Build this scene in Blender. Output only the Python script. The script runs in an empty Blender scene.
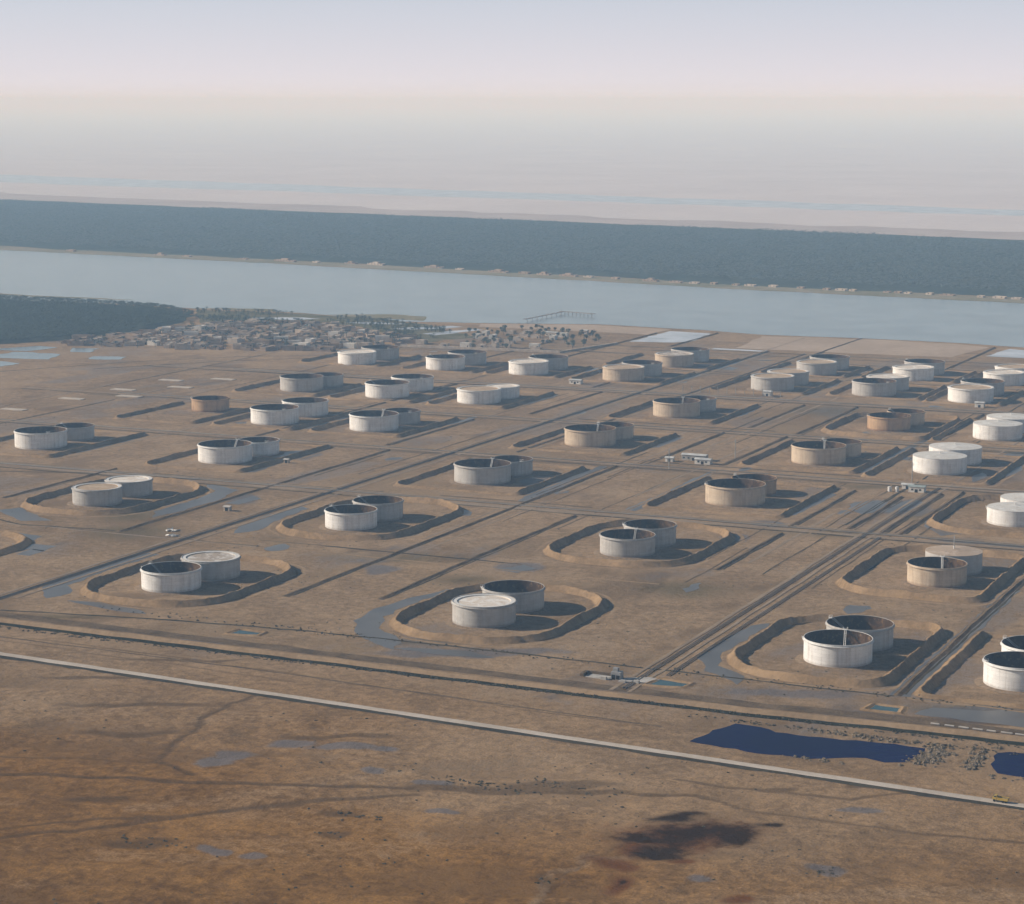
import bpy, bmesh, math, random
import numpy as np
from mathutils import Vector, Matrix
random.seed(7); rng = np.random.default_rng(11)
R = math.radians
S = bpy.context.scene
COL = S.collection

# ------------------------------------------------------------------ camera
YAW = 24.5                       # the camera looks 24.5 degrees left of the tank grid's depth axis (+Y)
cam_d = bpy.data.cameras.new('camera'); cam = bpy.data.objects.new('camera', cam_d); COL.objects.link(cam)
cam_d.sensor_width = 36.0; cam_d.lens = 36.0 * 2250 / 1024; cam_d.clip_start = 1.0; cam_d.clip_end = 200000
cam.location = (0, 0, 270); cam.rotation_euler = (R(90 - 8.892), 0, R(YAW))
S.camera = cam
S.render.resolution_x = 1024; S.render.resolution_y = 904

# ------------------------------------------------------------------ sky, sun, exposure
fwd = Vector((-math.sin(R(YAW)), math.cos(R(YAW)), 0)); right = Vector((math.cos(R(YAW)), math.sin(R(YAW)), 0))
SUN_EL = 27.0; SUN_BEYOND = 9.0
to_sun = (-right * math.cos(R(SUN_BEYOND)) + fwd * math.sin(R(SUN_BEYOND))) * math.cos(R(SUN_EL)) + Vector((0, 0, math.sin(R(SUN_EL))))
w = bpy.data.worlds.new('World'); S.world = w; w.use_nodes = True
nt = w.node_tree; nt.nodes.clear()
sky = nt.nodes.new('ShaderNodeTexSky'); sky.sky_type = 'NISHITA'; sky.sun_disc = False
sky.sun_elevation = R(SUN_EL); sky.sun_rotation = math.atan2(to_sun.x, to_sun.y)
sky.altitude = 0; sky.air_density = 1.0; sky.dust_density = 0.6; sky.ozone_density = 2.0
bg = nt.nodes.new('ShaderNodeBackground'); bg.inputs['Strength'].default_value = 0.05
wo = nt.nodes.new('ShaderNodeOutputWorld')
# the same milky haze layer all round the horizon, thinning out with elevation
tc = nt.nodes.new('ShaderNodeTexCoord'); sx = nt.nodes.new('ShaderNodeSeparateXYZ'); nt.links.new(tc.outputs['Generated'], sx.inputs[0])
ab = nt.nodes.new('ShaderNodeMath'); ab.operation = 'ABSOLUTE'; nt.links.new(sx.outputs[2], ab.inputs[0])
mu = nt.nodes.new('ShaderNodeMath'); mu.operation = 'MULTIPLY'; mu.inputs[1].default_value = -14.0; nt.links.new(ab.outputs[0], mu.inputs[0])
ex = nt.nodes.new('ShaderNodeMath'); ex.operation = 'EXPONENT'; nt.links.new(mu.outputs[0], ex.inputs[0])
mx = nt.nodes.new('ShaderNodeMix'); mx.data_type = 'RGBA'; nt.links.new(ex.outputs[0], mx.inputs[0]); nt.links.new(sky.outputs[0], mx.inputs[6])
mr = nt.nodes.new('ShaderNodeMapRange'); mr.interpolation_type = 'SMOOTHSTEP'; mr.inputs[2].default_value = .07; nt.links.new(ab.outputs[0], mr.inputs[0])
m2 = nt.nodes.new('ShaderNodeMix'); m2.data_type = 'RGBA'; nt.links.new(mr.outputs[0], m2.inputs[0])
m2.inputs[6].default_value = (16.5, 15.7, 17.3, 1); m2.inputs[7].default_value = (18.0, 19.6, 24.4, 1); nt.links.new(m2.outputs[2], mx.inputs[7])
nt.links.new(mx.outputs[2], bg.inputs['Color']); nt.links.new(bg.outputs[0], wo.inputs['Surface'])
sun_d = bpy.data.lights.new('sun', 'SUN'); sun_d.energy = 5.0; sun_d.angle = R(0.6); sun_d.color = (1.0, 0.93, 0.84)
sun = bpy.data.objects.new('sun', sun_d); COL.objects.link(sun); sun.location = (0, 0, 1500)
sun.rotation_euler = to_sun.to_track_quat('Z', 'Y').to_euler()
S.view_settings.view_transform = 'Standard'; S.view_settings.look = 'None'
S.view_settings.exposure = 0.06; S.view_settings.gamma = 1.0; S.view_settings.use_curve_mapping = False
S.cycles.max_bounces = 6; S.cycles.diffuse_bounces = 2; S.cycles.volume_bounces = 4; S.cycles.use_denoising = True
HAZE = 1.28e-4

# ------------------------------------------------------------------ helpers
def link(o, parent=None):
    COL.objects.link(o)
    if parent is not None: o.parent = parent
    return o
def tag(o, label=None, cat=None, group=None, kind=None):
    if label: o['label'] = label
    if cat: o['category'] = cat
    if group: o['group'] = group
    if kind: o['kind'] = kind
    return o
def mesh(name, v, f, mat=None, smooth=False):
    me = bpy.data.meshes.new(name); me.from_pydata([tuple(p) for p in v], [], f); me.update()
    if smooth: me.polygons.foreach_set('use_smooth', [True] * len(me.polygons))
    if mat: me.materials.append(mat)
    return me
def obj(name, me, parent=None, mat=None, loc=None, rz=None):
    o = link(bpy.data.objects.new(name, me), parent)
    if loc is not None: o.location = loc
    if rz is not None: o.rotation_euler.z = rz
    if mat is not None:
        o.material_slots[0].link = 'OBJECT'; o.material_slots[0].material = mat
    return o
def empty(name, loc=(0, 0, 0), rz=0.0):
    o = bpy.data.objects.new(name, None); o.location = loc; o.rotation_euler.z = rz; o.empty_display_size = 2
    return link(o)
class MB:
    """collects simple solids into one mesh"""
    def __init__(s): s.v = []; s.f = []
    def box(s, x0, x1, y0, y1, z0, z1):
        b = len(s.v)
        s.v += [(x0,y0,z0),(x1,y0,z0),(x1,y1,z0),(x0,y1,z0),(x0,y0,z1),(x1,y0,z1),(x1,y1,z1),(x0,y1,z1)]
        s.f += [tuple(b+i for i in q) for q in ((0,3,2,1),(4,5,6,7),(0,1,5,4),(1,2,6,5),(2,3,7,6),(3,0,4,7))]
        return s
    def bar(s, a, b, r):
        a = Vector(a); b = Vector(b); d = (b-a).normalized()
        u = d.orthogonal().normalized(); w_ = d.cross(u); k = len(s.v)
        for p in (a, b):
            for q in ((1,1),(-1,1),(-1,-1),(1,-1)): s.v.append(tuple(p + u*q[0]*r + w_*q[1]*r))
        s.f += [tuple(k+i for i in q) for q in ((0,1,2,3),(7,6,5,4),(0,4,5,1),(1,5,6,2),(2,6,7,3),(3,7,4,0))]
        return s
    def rev(s, prof, n=24, c=(0, 0), a0=0.0, a1=2*math.pi, close=False):
        """surface of revolution: prof = [(r, z)...]"""
        k = len(s.v); m = len(prof); full = abs(a1-a0-2*math.pi) < 1e-6; cols = n if full else n+1
        for i in range(cols):
            a = a0 + (a1-a0)*i/n
            for r, z in prof: s.v.append((c[0]+r*math.cos(a), c[1]+r*math.sin(a), z))
        for i in range(n):
            j = (i+1) % cols
            for q in range(m-1): s.f.append((k+i*m+q, k+j*m+q, k+j*m+q+1, k+i*m+q+1))
            if close: s.f.append((k+i*m+m-1, k+j*m+m-1, k+j*m, k+i*m))
        return s
    def prism(s, poly, z0, z1):
        k = len(s.v); n = len(poly)
        s.v += [(x,y,z0) for x,y in poly] + [(x,y,z1) for x,y in poly]
        s.f += [tuple(range(k+n-1, k-1, -1)), tuple(range(k+n, k+2*n))] + [(k+i, k+(i+1)%n, k+n+(i+1)%n, k+n+i) for i in range(n)]
        return s
    def me(s, name, mat=None, smooth=False): return mesh(name, s.v, s.f, mat, smooth)

def vnoise(x, y, scale, seed):
    """smooth value noise 0..1 on numpy arrays"""
    g = np.random.default_rng(seed).random((256, 256))
    x = x/scale; y = y/scale; xi = np.floor(x).astype(int); yi = np.floor(y).astype(int)
    fx = x-xi; fy = y-yi; fx = fx*fx*(3-2*fx); fy = fy*fy*(3-2*fy)
    a = g[xi % 256, yi % 256]; b = g[(xi+1) % 256, yi % 256]; c = g[xi % 256, (yi+1) % 256]; d = g[(xi+1) % 256, (yi+1) % 256]
    return (a*(1-fx)+b*fx)*(1-fy) + (c*(1-fx)+d*fx)*fy
def fbm(x, y, scale, seed, o=4):
    r = 0; amp = 1; t = 0
    for i in range(o):
        r = r + amp*vnoise(x, y, scale/2**i, seed+i); t += amp; amp *= .55
    return r/t

# ------------------------------------------------------------------ node materials
class NT:
    def __init__(s, name):
        s.m = bpy.data.materials.new(name); s.m.use_nodes = True; s.t = s.m.node_tree; s.t.nodes.clear()
        s.out = s.n('ShaderNodeOutputMaterial')
    def n(s, typ, **kw):
        nd = s.t.nodes.new(typ)
        for k, v in kw.items(): setattr(nd, k, v)
        return nd
    def put(s, sock, v):
        if v is None: return
        if hasattr(v, 'links') or isinstance(v, bpy.types.NodeSocket): s.t.links.new(v, sock)
        else:
            if isinstance(v, tuple) and len(v) == 3 and len(getattr(sock, 'default_value', v)) == 4: v = (*v, 1)
            sock.default_value = v
    def noise(s, scale, vec=None, detail=4, rough=.55, dist=0):
        nd = s.n('ShaderNodeTexNoise'); nd.inputs['Scale'].default_value = scale; nd.inputs['Detail'].default_value = detail
        nd.inputs['Roughness'].default_value = rough; nd.inputs['Distortion'].default_value = dist
        s.put(nd.inputs['Vector'], vec); return nd.outputs['Fac']
    def math(s, op, a, b=None, c=None):
        nd = s.n('ShaderNodeMath', operation=op); s.put(nd.inputs[0], a); s.put(nd.inputs[1], b); s.put(nd.inputs[2], c)
        return nd.outputs[0]
    def step(s, v, lo, hi, a=0.0, b=1.0):
        nd = s.n('ShaderNodeMapRange', interpolation_type='SMOOTHSTEP'); s.put(nd.inputs[0], v)
        for i, q in enumerate((lo, hi, a, b)): s.put(nd.inputs[i+1], q)
        return nd.outputs[0]
    def mix(s, f, a, b):
        nd = s.n('ShaderNodeMix', data_type='RGBA'); s.put(nd.inputs[0], f); s.put(nd.inputs[6], a); s.put(nd.inputs[7], b)
        return nd.outputs[2]
    def pos(s): return s.n('ShaderNodeNewGeometry').outputs['Position']
    def ocoord(s): return s.n('ShaderNodeTexCoord').outputs['Object']
    def rand(s): return s.n('ShaderNodeObjectInfo').outputs['Random']
    def scl(s, vec, sc):
        nd = s.n('ShaderNodeVectorMath', operation='MULTIPLY'); s.put(nd.inputs[0], vec); nd.inputs[1].default_value = sc; return nd.outputs[0]
    def offs(s, vec, v, k):
        """vec + v*k (decorrelates copies)"""
        nd = s.n('ShaderNodeVectorMath', operation='MULTIPLY_ADD'); cb = s.n('ShaderNodeCombineXYZ')
        for i in range(3): s.t.links.new(v, cb.inputs[i])
        s.t.links.new(cb.outputs[0], nd.inputs[0]); nd.inputs[1].default_value = (k, k, k); s.put(nd.inputs[2], vec); return nd.outputs[0]
    def bump(s, h, strength, dist):
        nd = s.n('ShaderNodeBump'); nd.inputs['Strength'].default_value = strength; nd.inputs['Distance'].default_value = dist
        s.put(nd.inputs['Height'], h); return nd.outputs[0]
    def bsdf(s, col, rough=.9, spec=.3, normal=None, metal=0.0):
        b = s.n('ShaderNodeBsdfPrincipled'); s.put(b.inputs['Base Color'], col); s.put(b.inputs['Roughness'], rough)
        s.put(b.inputs['Specular IOR Level'], spec); s.put(b.inputs['Metallic'], metal); s.put(b.inputs['Normal'], normal)
        s.t.links.new(b.outputs[0], s.out.inputs['Surface']); return s.m
M = {}
def earth(name, c1, c2, s1=.02, s2=.3, bump=.4):
    t = NT(name); p = t.pos()
    n1 = t.noise(s1, p, 5, .6); n2 = t.noise(s2, p, 4, .6)
    f = t.math('ADD', t.math('MULTIPLY', n1, .6), t.math('MULTIPLY', n2, .4))
    M[name] = t.bsdf(t.mix(t.step(f, .35, .65), c1, c2), .95, .0, t.bump(n2, bump, .4)); return M[name]
def plain(name, c, var=.25, rough=.8, spec=.3, sc=.3):
    t = NT(name); p = t.offs(t.ocoord(), t.rand(), 50.0)
    n = t.noise(sc, p, 5, .6); lo = tuple(x*(1-var) for x in c); hi = tuple(min(1, x*(1+var)) for x in c)
    M[name] = t.bsdf(t.mix(t.step(n, .3, .7), lo, hi), rough, spec); return M[name]

def ground_mat():
    t = NT('ground'); p = t.pos()
    big = t.noise(.0045, p, 6, .6, .5); mid = t.noise(.028, p, 6, .65, .8); fine = t.noise(.22, p, 5, .65); grit = t.noise(1.1, p, 3, .6)
    a = t.n('ShaderNodeAttribute', attribute_name='soil_a'); sa = t.n('ShaderNodeSeparateColor'); t.t.links.new(a.outputs['Color'], sa.inputs[0])
    b = t.n('ShaderNodeAttribute', attribute_name='soil_b'); sb = t.n('ShaderNodeSeparateColor'); t.t.links.new(b.outputs['Color'], sb.inputs[0])
    f = t.math('ADD', t.math('MULTIPLY', big, .28), t.math('ADD', t.math('MULTIPLY', mid, .32), t.math('MULTIPLY', fine, .40)))
    sand = t.mix(t.step(f, .38, .63), (.200, .136, .078), (.378, .266, .162))
    warm = t.mix(t.step(f, .38, .63), (.125, .062, .016), (.315, .168, .050))
    col = t.mix(sb.outputs[0], sand, warm)
    jit = t.math('MULTIPLY_ADD', t.math('ADD', t.math('MULTIPLY', mid, .35), t.math('ADD', t.math('MULTIPLY', fine, .45), t.math('MULTIPLY', grit, .2))), 2.2, -1.1)
    def msk(ch, lo=.18, hi=.85): return t.step(t.math('ADD', ch, t.math('MULTIPLY', jit, t.step(ch, 0, .12))), lo, hi)
    green = t.math('MULTIPLY', msk(sb.outputs[1]), .75)
    col = t.mix(green, col, (.105, .088, .046))
    pale = msk(sa.outputs[1]); col = t.mix(t.math('MULTIPLY', pale, .6), col, (.32, .235, .155))
    damp = msk(sa.outputs[0]); col = t.mix(t.math('MULTIPLY', damp, .7), col, (.112, .104, .108))
    dark = msk(sb.outputs[2]); col = t.mix(t.math('MULTIPLY', dark, .6), col, (.058, .036, .018))
    at = t.n('ShaderNodeAttribute', attribute_name='soil_c'); sc = t.n('ShaderNodeSeparateColor'); t.t.links.new(at.outputs['Color'], sc.inputs[0])
    rust = msk(sc.outputs[1]); col = t.mix(t.math('MULTIPLY', rust, .85), col, (.120, .040, .006))
    oil = msk(sc.outputs[0], .12, .80); col = t.mix(t.math('MULTIPLY', oil, .97), col, (.027, .011, .001))
    gr = t.step(grit, .3, .7, .80, 1.18); hsv = t.n('ShaderNodeHueSaturation'); t.put(hsv.inputs['Value'], gr); t.put(hsv.inputs['Color'], col)
    rough = t.math('MULTIPLY_ADD', damp, -.45, .95)
    h = t.math('ADD', t.math('MULTIPLY', fine, 1.0), t.math('MULTIPLY', grit, .25))
    M['ground'] = t.bsdf(hsv.outputs[0], rough, t.math('MULTIPLY', damp, .22), t.bump(h, .7, .9))
ground_mat()
earth('bank', (.21, .140, .076), (.37, .250, .142), .05, .5, .5)
earth('road', (.23, .172, .118), (.33, .258, .186), .03, .4, .2)
earth('pale_road', (.42, .365, .305), (.55, .49, .425), .03, .4, .15)
earth('track', (.23, .16, .095), (.36, .255, .155), .03, .4, .3)
earth('ditch', (.040, .036, .026), (.085, .072, .048), .03, .3, .6)
earth('green_ditch', (.016, .017, .010), (.040, .038, .022), .03, .3, .6)
earth('far_bank', (.17, .165, .10), (.30, .26, .19), .01, .1, .3)
earth('sandflat', (.36, .28, .21), (.46, .37, .29), .01, .1, .2)
earth('grove_floor', (.055, .070, .055), (.085, .098, .080), .01, .1, .3)
earth('spoil', (.13, .10, .066), (.27, .215, .15), .3, 1.5, .7)
earth('rough_bank', (.085, .062, .040), (.19, .138, .088), .08, .7, .8)

def water(name, col, rough=.12, spec=.5, bsc=.15, bst=.25):
    t = NT(name); p = t.pos(); n = t.noise(bsc, p, 5, .6); n2 = t.noise(.02, p, 4, .6)
    c = t.mix(t.step(n2, .35, .65), tuple(x*.8 for x in col), tuple(x*1.2 for x in col))
    M[name] = t.bsdf(c, rough, spec, t.bump(n, bst, .3)); return M[name]
water('river', (.20, .235, .25), .17, .5, .04, .18)
water('shallow', (.120, .110, .100), .32, .35, .3, .1)
water('pond', (.0001, .0016, .042), .2, .012, .4, .15)
water('teal_pool', (.035, .085, .095), .2, .25, .4, .1)
water('marsh', (.50, .54, .60), .25, .15, .02, .02)

def shell_mat(name, paint, dirt, rust_amt):
    t = NT(name); oc = t.ocoord(); sp = t.n('ShaderNodeSeparateXYZ'); t.t.links.new(oc, sp.inputs[0])
    rd = t.rand(); pc = t.offs(oc, rd, 60.0)
    streak = t.noise(1.0, t.scl(pc, (.55, .55, .035)), 5, .65); blot = t.noise(.16, pc, 5, .6); fine = t.noise(1.2, pc, 3)
    # weld seams between the 1.8 m plate courses and between plates
    z = t.math('FRACT', t.math('DIVIDE', sp.outputs[2], 1.8)); seam = t.math('LESS_THAN', t.math('ABSOLUTE', t.math('SUBTRACT', z, .5)), .06)
    course = t.math('FLOOR', t.math('ADD', t.math('DIVIDE', sp.outputs[2], 1.8), .5))
    ang = t.math('MULTIPLY', t.math('ARCTAN2', sp.outputs[1], sp.outputs[0]), 2.55)
    cell = t.math('FLOOR', t.math('ADD', ang, t.math('MULTIPLY', course, .37)))
    wn = t.n('ShaderNodeTexWhiteNoise', noise_dimensions='3D'); cb = t.n('ShaderNodeCombineXYZ')
    t.t.links.new(cell, cb.inputs[0]); t.t.links.new(course, cb.inputs[1]); t.t.links.new(rd, cb.inputs[2]); t.t.links.new(cb.outputs[0], wn.inputs['Vector'])
    plate = t.step(wn.outputs['Value'], 0, 1, .93, 1.02)
    d = t.math('ADD', t.math('MULTIPLY', streak, .6), t.math('MULTIPLY', blot, .4))
    low = t.step(sp.outputs[2], 0, 2.2, .22, 0)      # mud splashed up round the foot
    d = t.math('ADD', d, low)
    col = t.mix(t.math('MULTIPLY', t.step(d, .42, .72), rust_amt), paint, dirt)
    col = t.mix(t.math('MULTIPLY', seam, .12), col, tuple(x*.55 for x in dirt))
    hsv = t.n('ShaderNodeHueSaturation'); t.put(hsv.inputs['Value'], plate); t.put(hsv.inputs['Color'], col)
    M[name] = t.bsdf(hsv.outputs[0], .65, .12, t.bump(t.math('ADD', fine, seam), .15, .05))
shell_mat('white_shell', (.84, .83, .81), (.36, .315, .265), .55)
shell_mat('grey_shell', (.50, .485, .46), (.29, .25, .215), .7)
shell_mat('tan_shell', (.56, .46, .345), (.33, .235, .155), .8)
shell_mat('rust_shell', (.50, .34, .20), (.23, .13, .075), .9)
def patchy(name, a, b, c, sc):
    t = NT(name); pc = t.offs(t.ocoord(), t.rand(), 70.0); n = t.noise(sc, pc, 5, .6, 1.0); n2 = t.noise(sc*4, pc, 4, .6)
    col = t.mix(t.step(n, .38, .52), a, b); col = t.mix(t.step(n2, .55, .7), col, c)
    M[name] = t.bsdf(col, .8, .08, t.bump(n2, .2, .05))
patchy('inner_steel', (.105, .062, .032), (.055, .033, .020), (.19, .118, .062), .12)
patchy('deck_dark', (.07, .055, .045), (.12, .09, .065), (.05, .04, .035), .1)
patchy('deck_tan', (.52, .41, .29), (.42, .31, .21), (.58, .50, .40), .1)
patchy('deck_white', (.80, .77, .72), (.68, .61, .53), (.50, .41, .32), .1)
patchy('deck_stained', (.62, .59, .55), (.40, .34, .28), (.16, .125, .10), .13)
patchy('cone_white', (.70, .70, .68), (.60, .59, .56), (.48, .44, .39), .07)
patchy('cone_tan', (.52, .42, .33), (.43, .335, .25), (.35, .27, .2), .07)
plain('white_steel', (.72, .71, .68), .1, .5); plain('grey_steel', (.30, .30, .30), .2, .5, .4); plain('pipe', (.185, .16, .13), .3, .55, .4, .05)
plain('gravel', (.23, .165, .105), .3, .95, .1, .6); plain('concrete', (.42, .40, .37), .2, .9, .2, .2); plain('pale_slab', (.50, .44, .37), .15, .9, .2, .2)
plain('mud_wall', (.36, .275, .205), .2, .95, .1, .2); plain('mud_pale', (.52, .44, .36), .2, .95, .1, .2); plain('whitewash', (.66, .63, .58), .15, .9, .1, .2)
plain('roof_sheet', (.50, .51, .50), .2, .6, .4, .2); plain('roof_teal', (.30, .36, .35), .2, .6, .4, .2); plain('dark_open', (.018, .017, .016), .2, .9, .1)
plain('timber', (.24, .22, .20), .3, .9, .1); plain('yellow_paint', (.46, .32, .07), .15, .45, .4); plain('tyre', (.02, .02, .02), .2, .9, .1)
plain('glass', (.03, .04, .05), .2, .1, .5); plain('trunk', (.11, .085, .06), .25, .95, .1, 1.0)
def leaf(name, a, b):
    t = NT(name); p = t.pos(); n = t.noise(.05, p, 3); n2 = t.noise(.6, p, 2)
    M[name] = t.bsdf(t.mix(t.step(t.math('ADD', t.math('MULTIPLY', n, .5), t.math('MULTIPLY', n2, .5)), .35, .65), a, b), .7, .2)
leaf('palm_leaf', (.028, .042, .030), (.060, .078, .055)); leaf('haze_paled_palm_leaf', (.095, .115, .105), (.120, .135, .125)); leaf('tree_leaf', (.055, .072, .040), (.105, .120, .075)); leaf('scrub', (.045, .040, .022), (.12, .10, .06))  # belt fronds are grey-green, paled further so their colour supplies distance haze
leaf('reed', (.14, .115, .07), (.30, .25, .17))

# ------------------------------------------------------------------ ground sheet
MAIN_ROAD = [(-1300, 921), (-678, 879), (-527, 869.5), (-400, 861), (-288, 853.5), (-167, 845.5), (300, 814)]
TRACKS_FG = [
 ([(-521,868),(-525,849),(-524,822),(-517,803),(-513,780),(-508,758),(-483,747)], 2.4, .85),
 ([(-620,695),(-562,712),(-530,722),(-494,733),(-453,747),(-417,760),(-375,774),(-339,790),(-287,807)], 3.0, .8),
 ([(-287,807),(-258,796),(-204,798),(-159,803),(-60,812)], 2.5, .62),
 ([(-560,610),(-511,647),(-483,670),(-458,699),(-436,721),(-416,741),(-387,761)], 3.2, .68),
 ([(-560,620),(-517,655),(-485,685),(-452,704),(-423,730)], 2.5, .6),
 ([(-301,822),(-267,823),(-231,825),(-206,851)], 2.2, .62),
 ([(-506,754),(-540,748),(-570,735)], 2.0, .55),
 ([(-295,640),(-295,670),(-298,695),(-300,717),(-293,738),(-265,770)], 2.0, .5),
 ([(-680,912),(-553,907),(-419,896),(-335,889)], 1.6, .6),
 ([(-1100,962),(-740,952),(-560,947),(-430,944),(-300,945),(-200,957)], 5.0, .72),
 ([(-900,917),(-680,901),(-520,893)], 2.0, .5)]
PALE_FG = [([(-300,650),(-303,690),(-300,720),(-285,742)], 3, .55), ([(-480,700),(-440,740),(-400,800),(-350,830)], 6, .42), ([(-230,700),(-180,735),(-120,760)], 7, .45)]
OIL = [(-275,763,28,13),(-295,750,11,6),(-282,741,14,9),(-249,779,6,5),(-257,764,13,12),(-284,777,15,5),(-283,704,2.5,6)]
RUST = [(-275,760,36,18),(-282,702,6,14),(-292,740,10,11),(-232,704,7,6),(-293,722,8,8),(-270,735,9,6)]
DAMP = [(-482,767,10,7),(-480,779,8,8),(-470,803,12,6),(-447,805,13,6),(-387,780,9,5),(-430,810,8,4),(-418,782,5,4),(-223,812,8,5),(-218,742,5,6),(-258,718,6,5),(-370,746,5,4),
 (-424,671,4,4),(-411,670,6,4),(-383,1460,27,30),(-791,1303,12,23),(-531,1176,13,14),(-605,1139,11,11),(-439,1363,13,14),(-445,1312,9,13),(-316,1364,16,10),(-858,1489,11,20),
 (-637,1454,14,26),(-1033,1489,10,16),(-890,1486,12,20),(-602,946,15,9),(-213,969,24,14),(-470,975,50,9),(-300,968,30,8)]
DARKS = [(-373,778,26,6),(-342,796,22,7),(-304,694,4,7),(-405,730,11,4),(-396,706,6,4),(-470,690,12,4),(-450,668,18,5),(-500,700,14,5),(-238,842,6,3),(-260,826,5,3),(-455,820,30,4),(-540,790,30,6),(-560,830,40,4),(-610,860,30,3),(-590,905,40,3)]
GREEN = [(-420,1530,45,14),(-700,960,60,6),(-500,985,40,10),(-220,975,40,10),(-800,1170,40,40),(-610,1170,60,20),(-545,1130,30,20),(-420,1160,40,30),(-370,1450,20,60),(-560,1900,60,60),(-830,1220,30,30),(-400,1350,60,20)]
def axis(parts):
    a = np.concatenate([np.arange(p, q, st) for p, q, st in parts]); return np.unique(np.round(a, 3))
def grow(s, e, k):
    r = [s]; d = 40.0
    while abs(r[-1]) < e: r.append(r[-1] + math.copysign(d, k)); d *= 1.35
    return np.array(r)
def seg_dist(X, Y, pts):
    d = np.full(X.shape, 1e9)
    for (x0, y0), (x1, y1) in zip(pts[:-1], pts[1:]):
        dx, dy = x1-x0, y1-y0; t = np.clip(((X-x0)*dx+(Y-y0)*dy)/(dx*dx+dy*dy), 0, 1)
        d = np.minimum(d, np.hypot(X-x0-t*dx, Y-y0-t*dy))
    return d
GH = None
def ground():
    xs = np.unique(np.concatenate([grow(-1340, 60000, -1), axis([(-1340,-640,4.0),(-640,-100,2.0),(-100,60,8.0)]), grow(60, 60000, 1)]))
    ys = np.unique(np.concatenate([-grow(-540, 40000, 1) if False else np.array([-40000,-20000,-10000,-5000,-2000,-1000,-300,0,200,350,450,520]), axis([(560,960,2.0),(960,2320,5.0)]), grow(2320, 60000, 1)]))
    X, Y = np.meshgrid(xs, ys, indexing='ij'); nx, ny = X.shape
    wob = fbm(X, Y, 40, 3, 4)-.5; wob2 = fbm(X, Y, 14, 23, 3)-.5
    Xw = X + wob*20 + wob2*9; Yw = Y + (fbm(X, Y, 40, 13, 4)-.5)*16 + (fbm(X, Y, 14, 33, 3)-.5)*8
    ca, sa = math.cos(R(YAW)), math.sin(R(YAW))
    def blobs(L, soft=.55):
        r = np.zeros(X.shape)
        for x, y, a, b in L:
            u = ((Xw-x)*ca+(Yw-y)*sa)/a; v = (-(Xw-x)*sa+(Yw-y)*ca)/b; q = np.hypot(u, v)
            r = np.maximum(r, np.clip((1.35-q)/soft/1.3, 0, 1))
        return r
    road_y = np.interp(X, [p[0] for p in MAIN_ROAD], [p[1] for p in MAIN_ROAD])
    below = road_y - Y                                   # metres in front of the main road
    warm = np.clip((below+75 + (fbm(X, Y, 90, 41, 3)-.5)*90)/190, 0, 1)*np.clip((fbm(X, Y, 160, 61, 3)-.15)/.4, .35, 1)
    dark = blobs(DARKS)*.8; pale = np.zeros(X.shape)
    for pts, wd, st in TRACKS_FG:
        d = seg_dist(X+wob2*6, Y+wob*8, pts)*np.clip(.5+fbm(X, Y, 18, 181, 3), .8, 1.4); dark = np.maximum(dark, min(1, st*1.2)*np.clip(1.6-d/(wd*.62), 0, 1))
    for pts, wd, st in PALE_FG:
        d = seg_dist(Xw, Yw, pts); pale = np.maximum(pale, st*np.clip(1.6-d/wd, 0, 1))
    # eroded streaks in the foreground and scuffed lines between the pads
    fgw = np.clip((below-6)/30, 0, 1)
    st1 = fbm(X*.55+Y*.2, Y*1.9-X*.75, 46, 71, 5); dark = np.maximum(dark, fgw*np.clip((st1-.57)*3.2, 0, .40))
    st2 = fbm(X*.5+Y*.2, Y*1.7-X*.6, 60, 91, 5); pale = np.maximum(pale, fgw*np.clip((st2-.57)*3, 0, .36))
    far = np.clip(-below/60, 0, 1)*np.clip((2450-Y)/100, 0, 1)
    pale = np.maximum(pale, far*np.clip((fbm(X*1.6, Y*.7, 55, 101, 5)-.57)*4, 0, .62))
    dark = np.maximum(dark, far*np.clip((fbm(X*1.4, Y*.8, 45, 111, 5)-.60)*4, 0, .5))
    green = np.maximum(blobs(GREEN, 1.0)*.8, far*np.clip((fbm(X, Y*.8, 70, 131, 5)-.56)*3, 0, .34))
    damp = np.maximum(blobs(DAMP), far*np.clip((fbm(X*1.2, Y*.6, 60, 151, 5)-.56)*4, 0, .5)); oil = blobs(OIL, .95)*np.clip(.35+fbm(X, Y, 9, 171, 3)*1.3, .4, 1.15); rust = blobs(RUST, .9)
    # relief: low hummocks and gullies in the foreground only, flattening out towards the road
    k = np.clip((below-14)/40, 0, 1)*(Y > 450)
    Z = k*((fbm(X, Y, 70, 5, 5)-.5)*3.0 + (fbm(X, Y, 12, 51, 3)-.5)*.9 - .5*np.clip(st1-.56, 0, .2)*6 - .35*dark)
    Z = np.where(Y < 2600, Z, 0.0)
    v = np.stack([X, Y, Z], -1).reshape(-1, 3)
    i = np.arange(nx*ny).reshape(nx, ny)
    q = np.stack([i[:-1,:-1], i[1:,:-1], i[1:,1:], i[:-1,1:]], -1).reshape(-1, 4)
    me = bpy.data.meshes.new('ground'); me.vertices.add(len(v)); me.vertices.foreach_set('co', v.ravel().astype(np.float32))
    me.loops.add(q.size); me.loops.foreach_set('vertex_index', q.ravel().astype(np.int32))
    me.polygons.add(len(q)); me.polygons.foreach_set('loop_start', np.arange(0, q.size, 4, dtype=np.int32))
    me.polygons.foreach_set('loop_total', np.full(len(q), 4, dtype=np.int32)); me.polygons.foreach_set('use_smooth', np.ones(len(q), dtype=bool))
    me.update()
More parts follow.
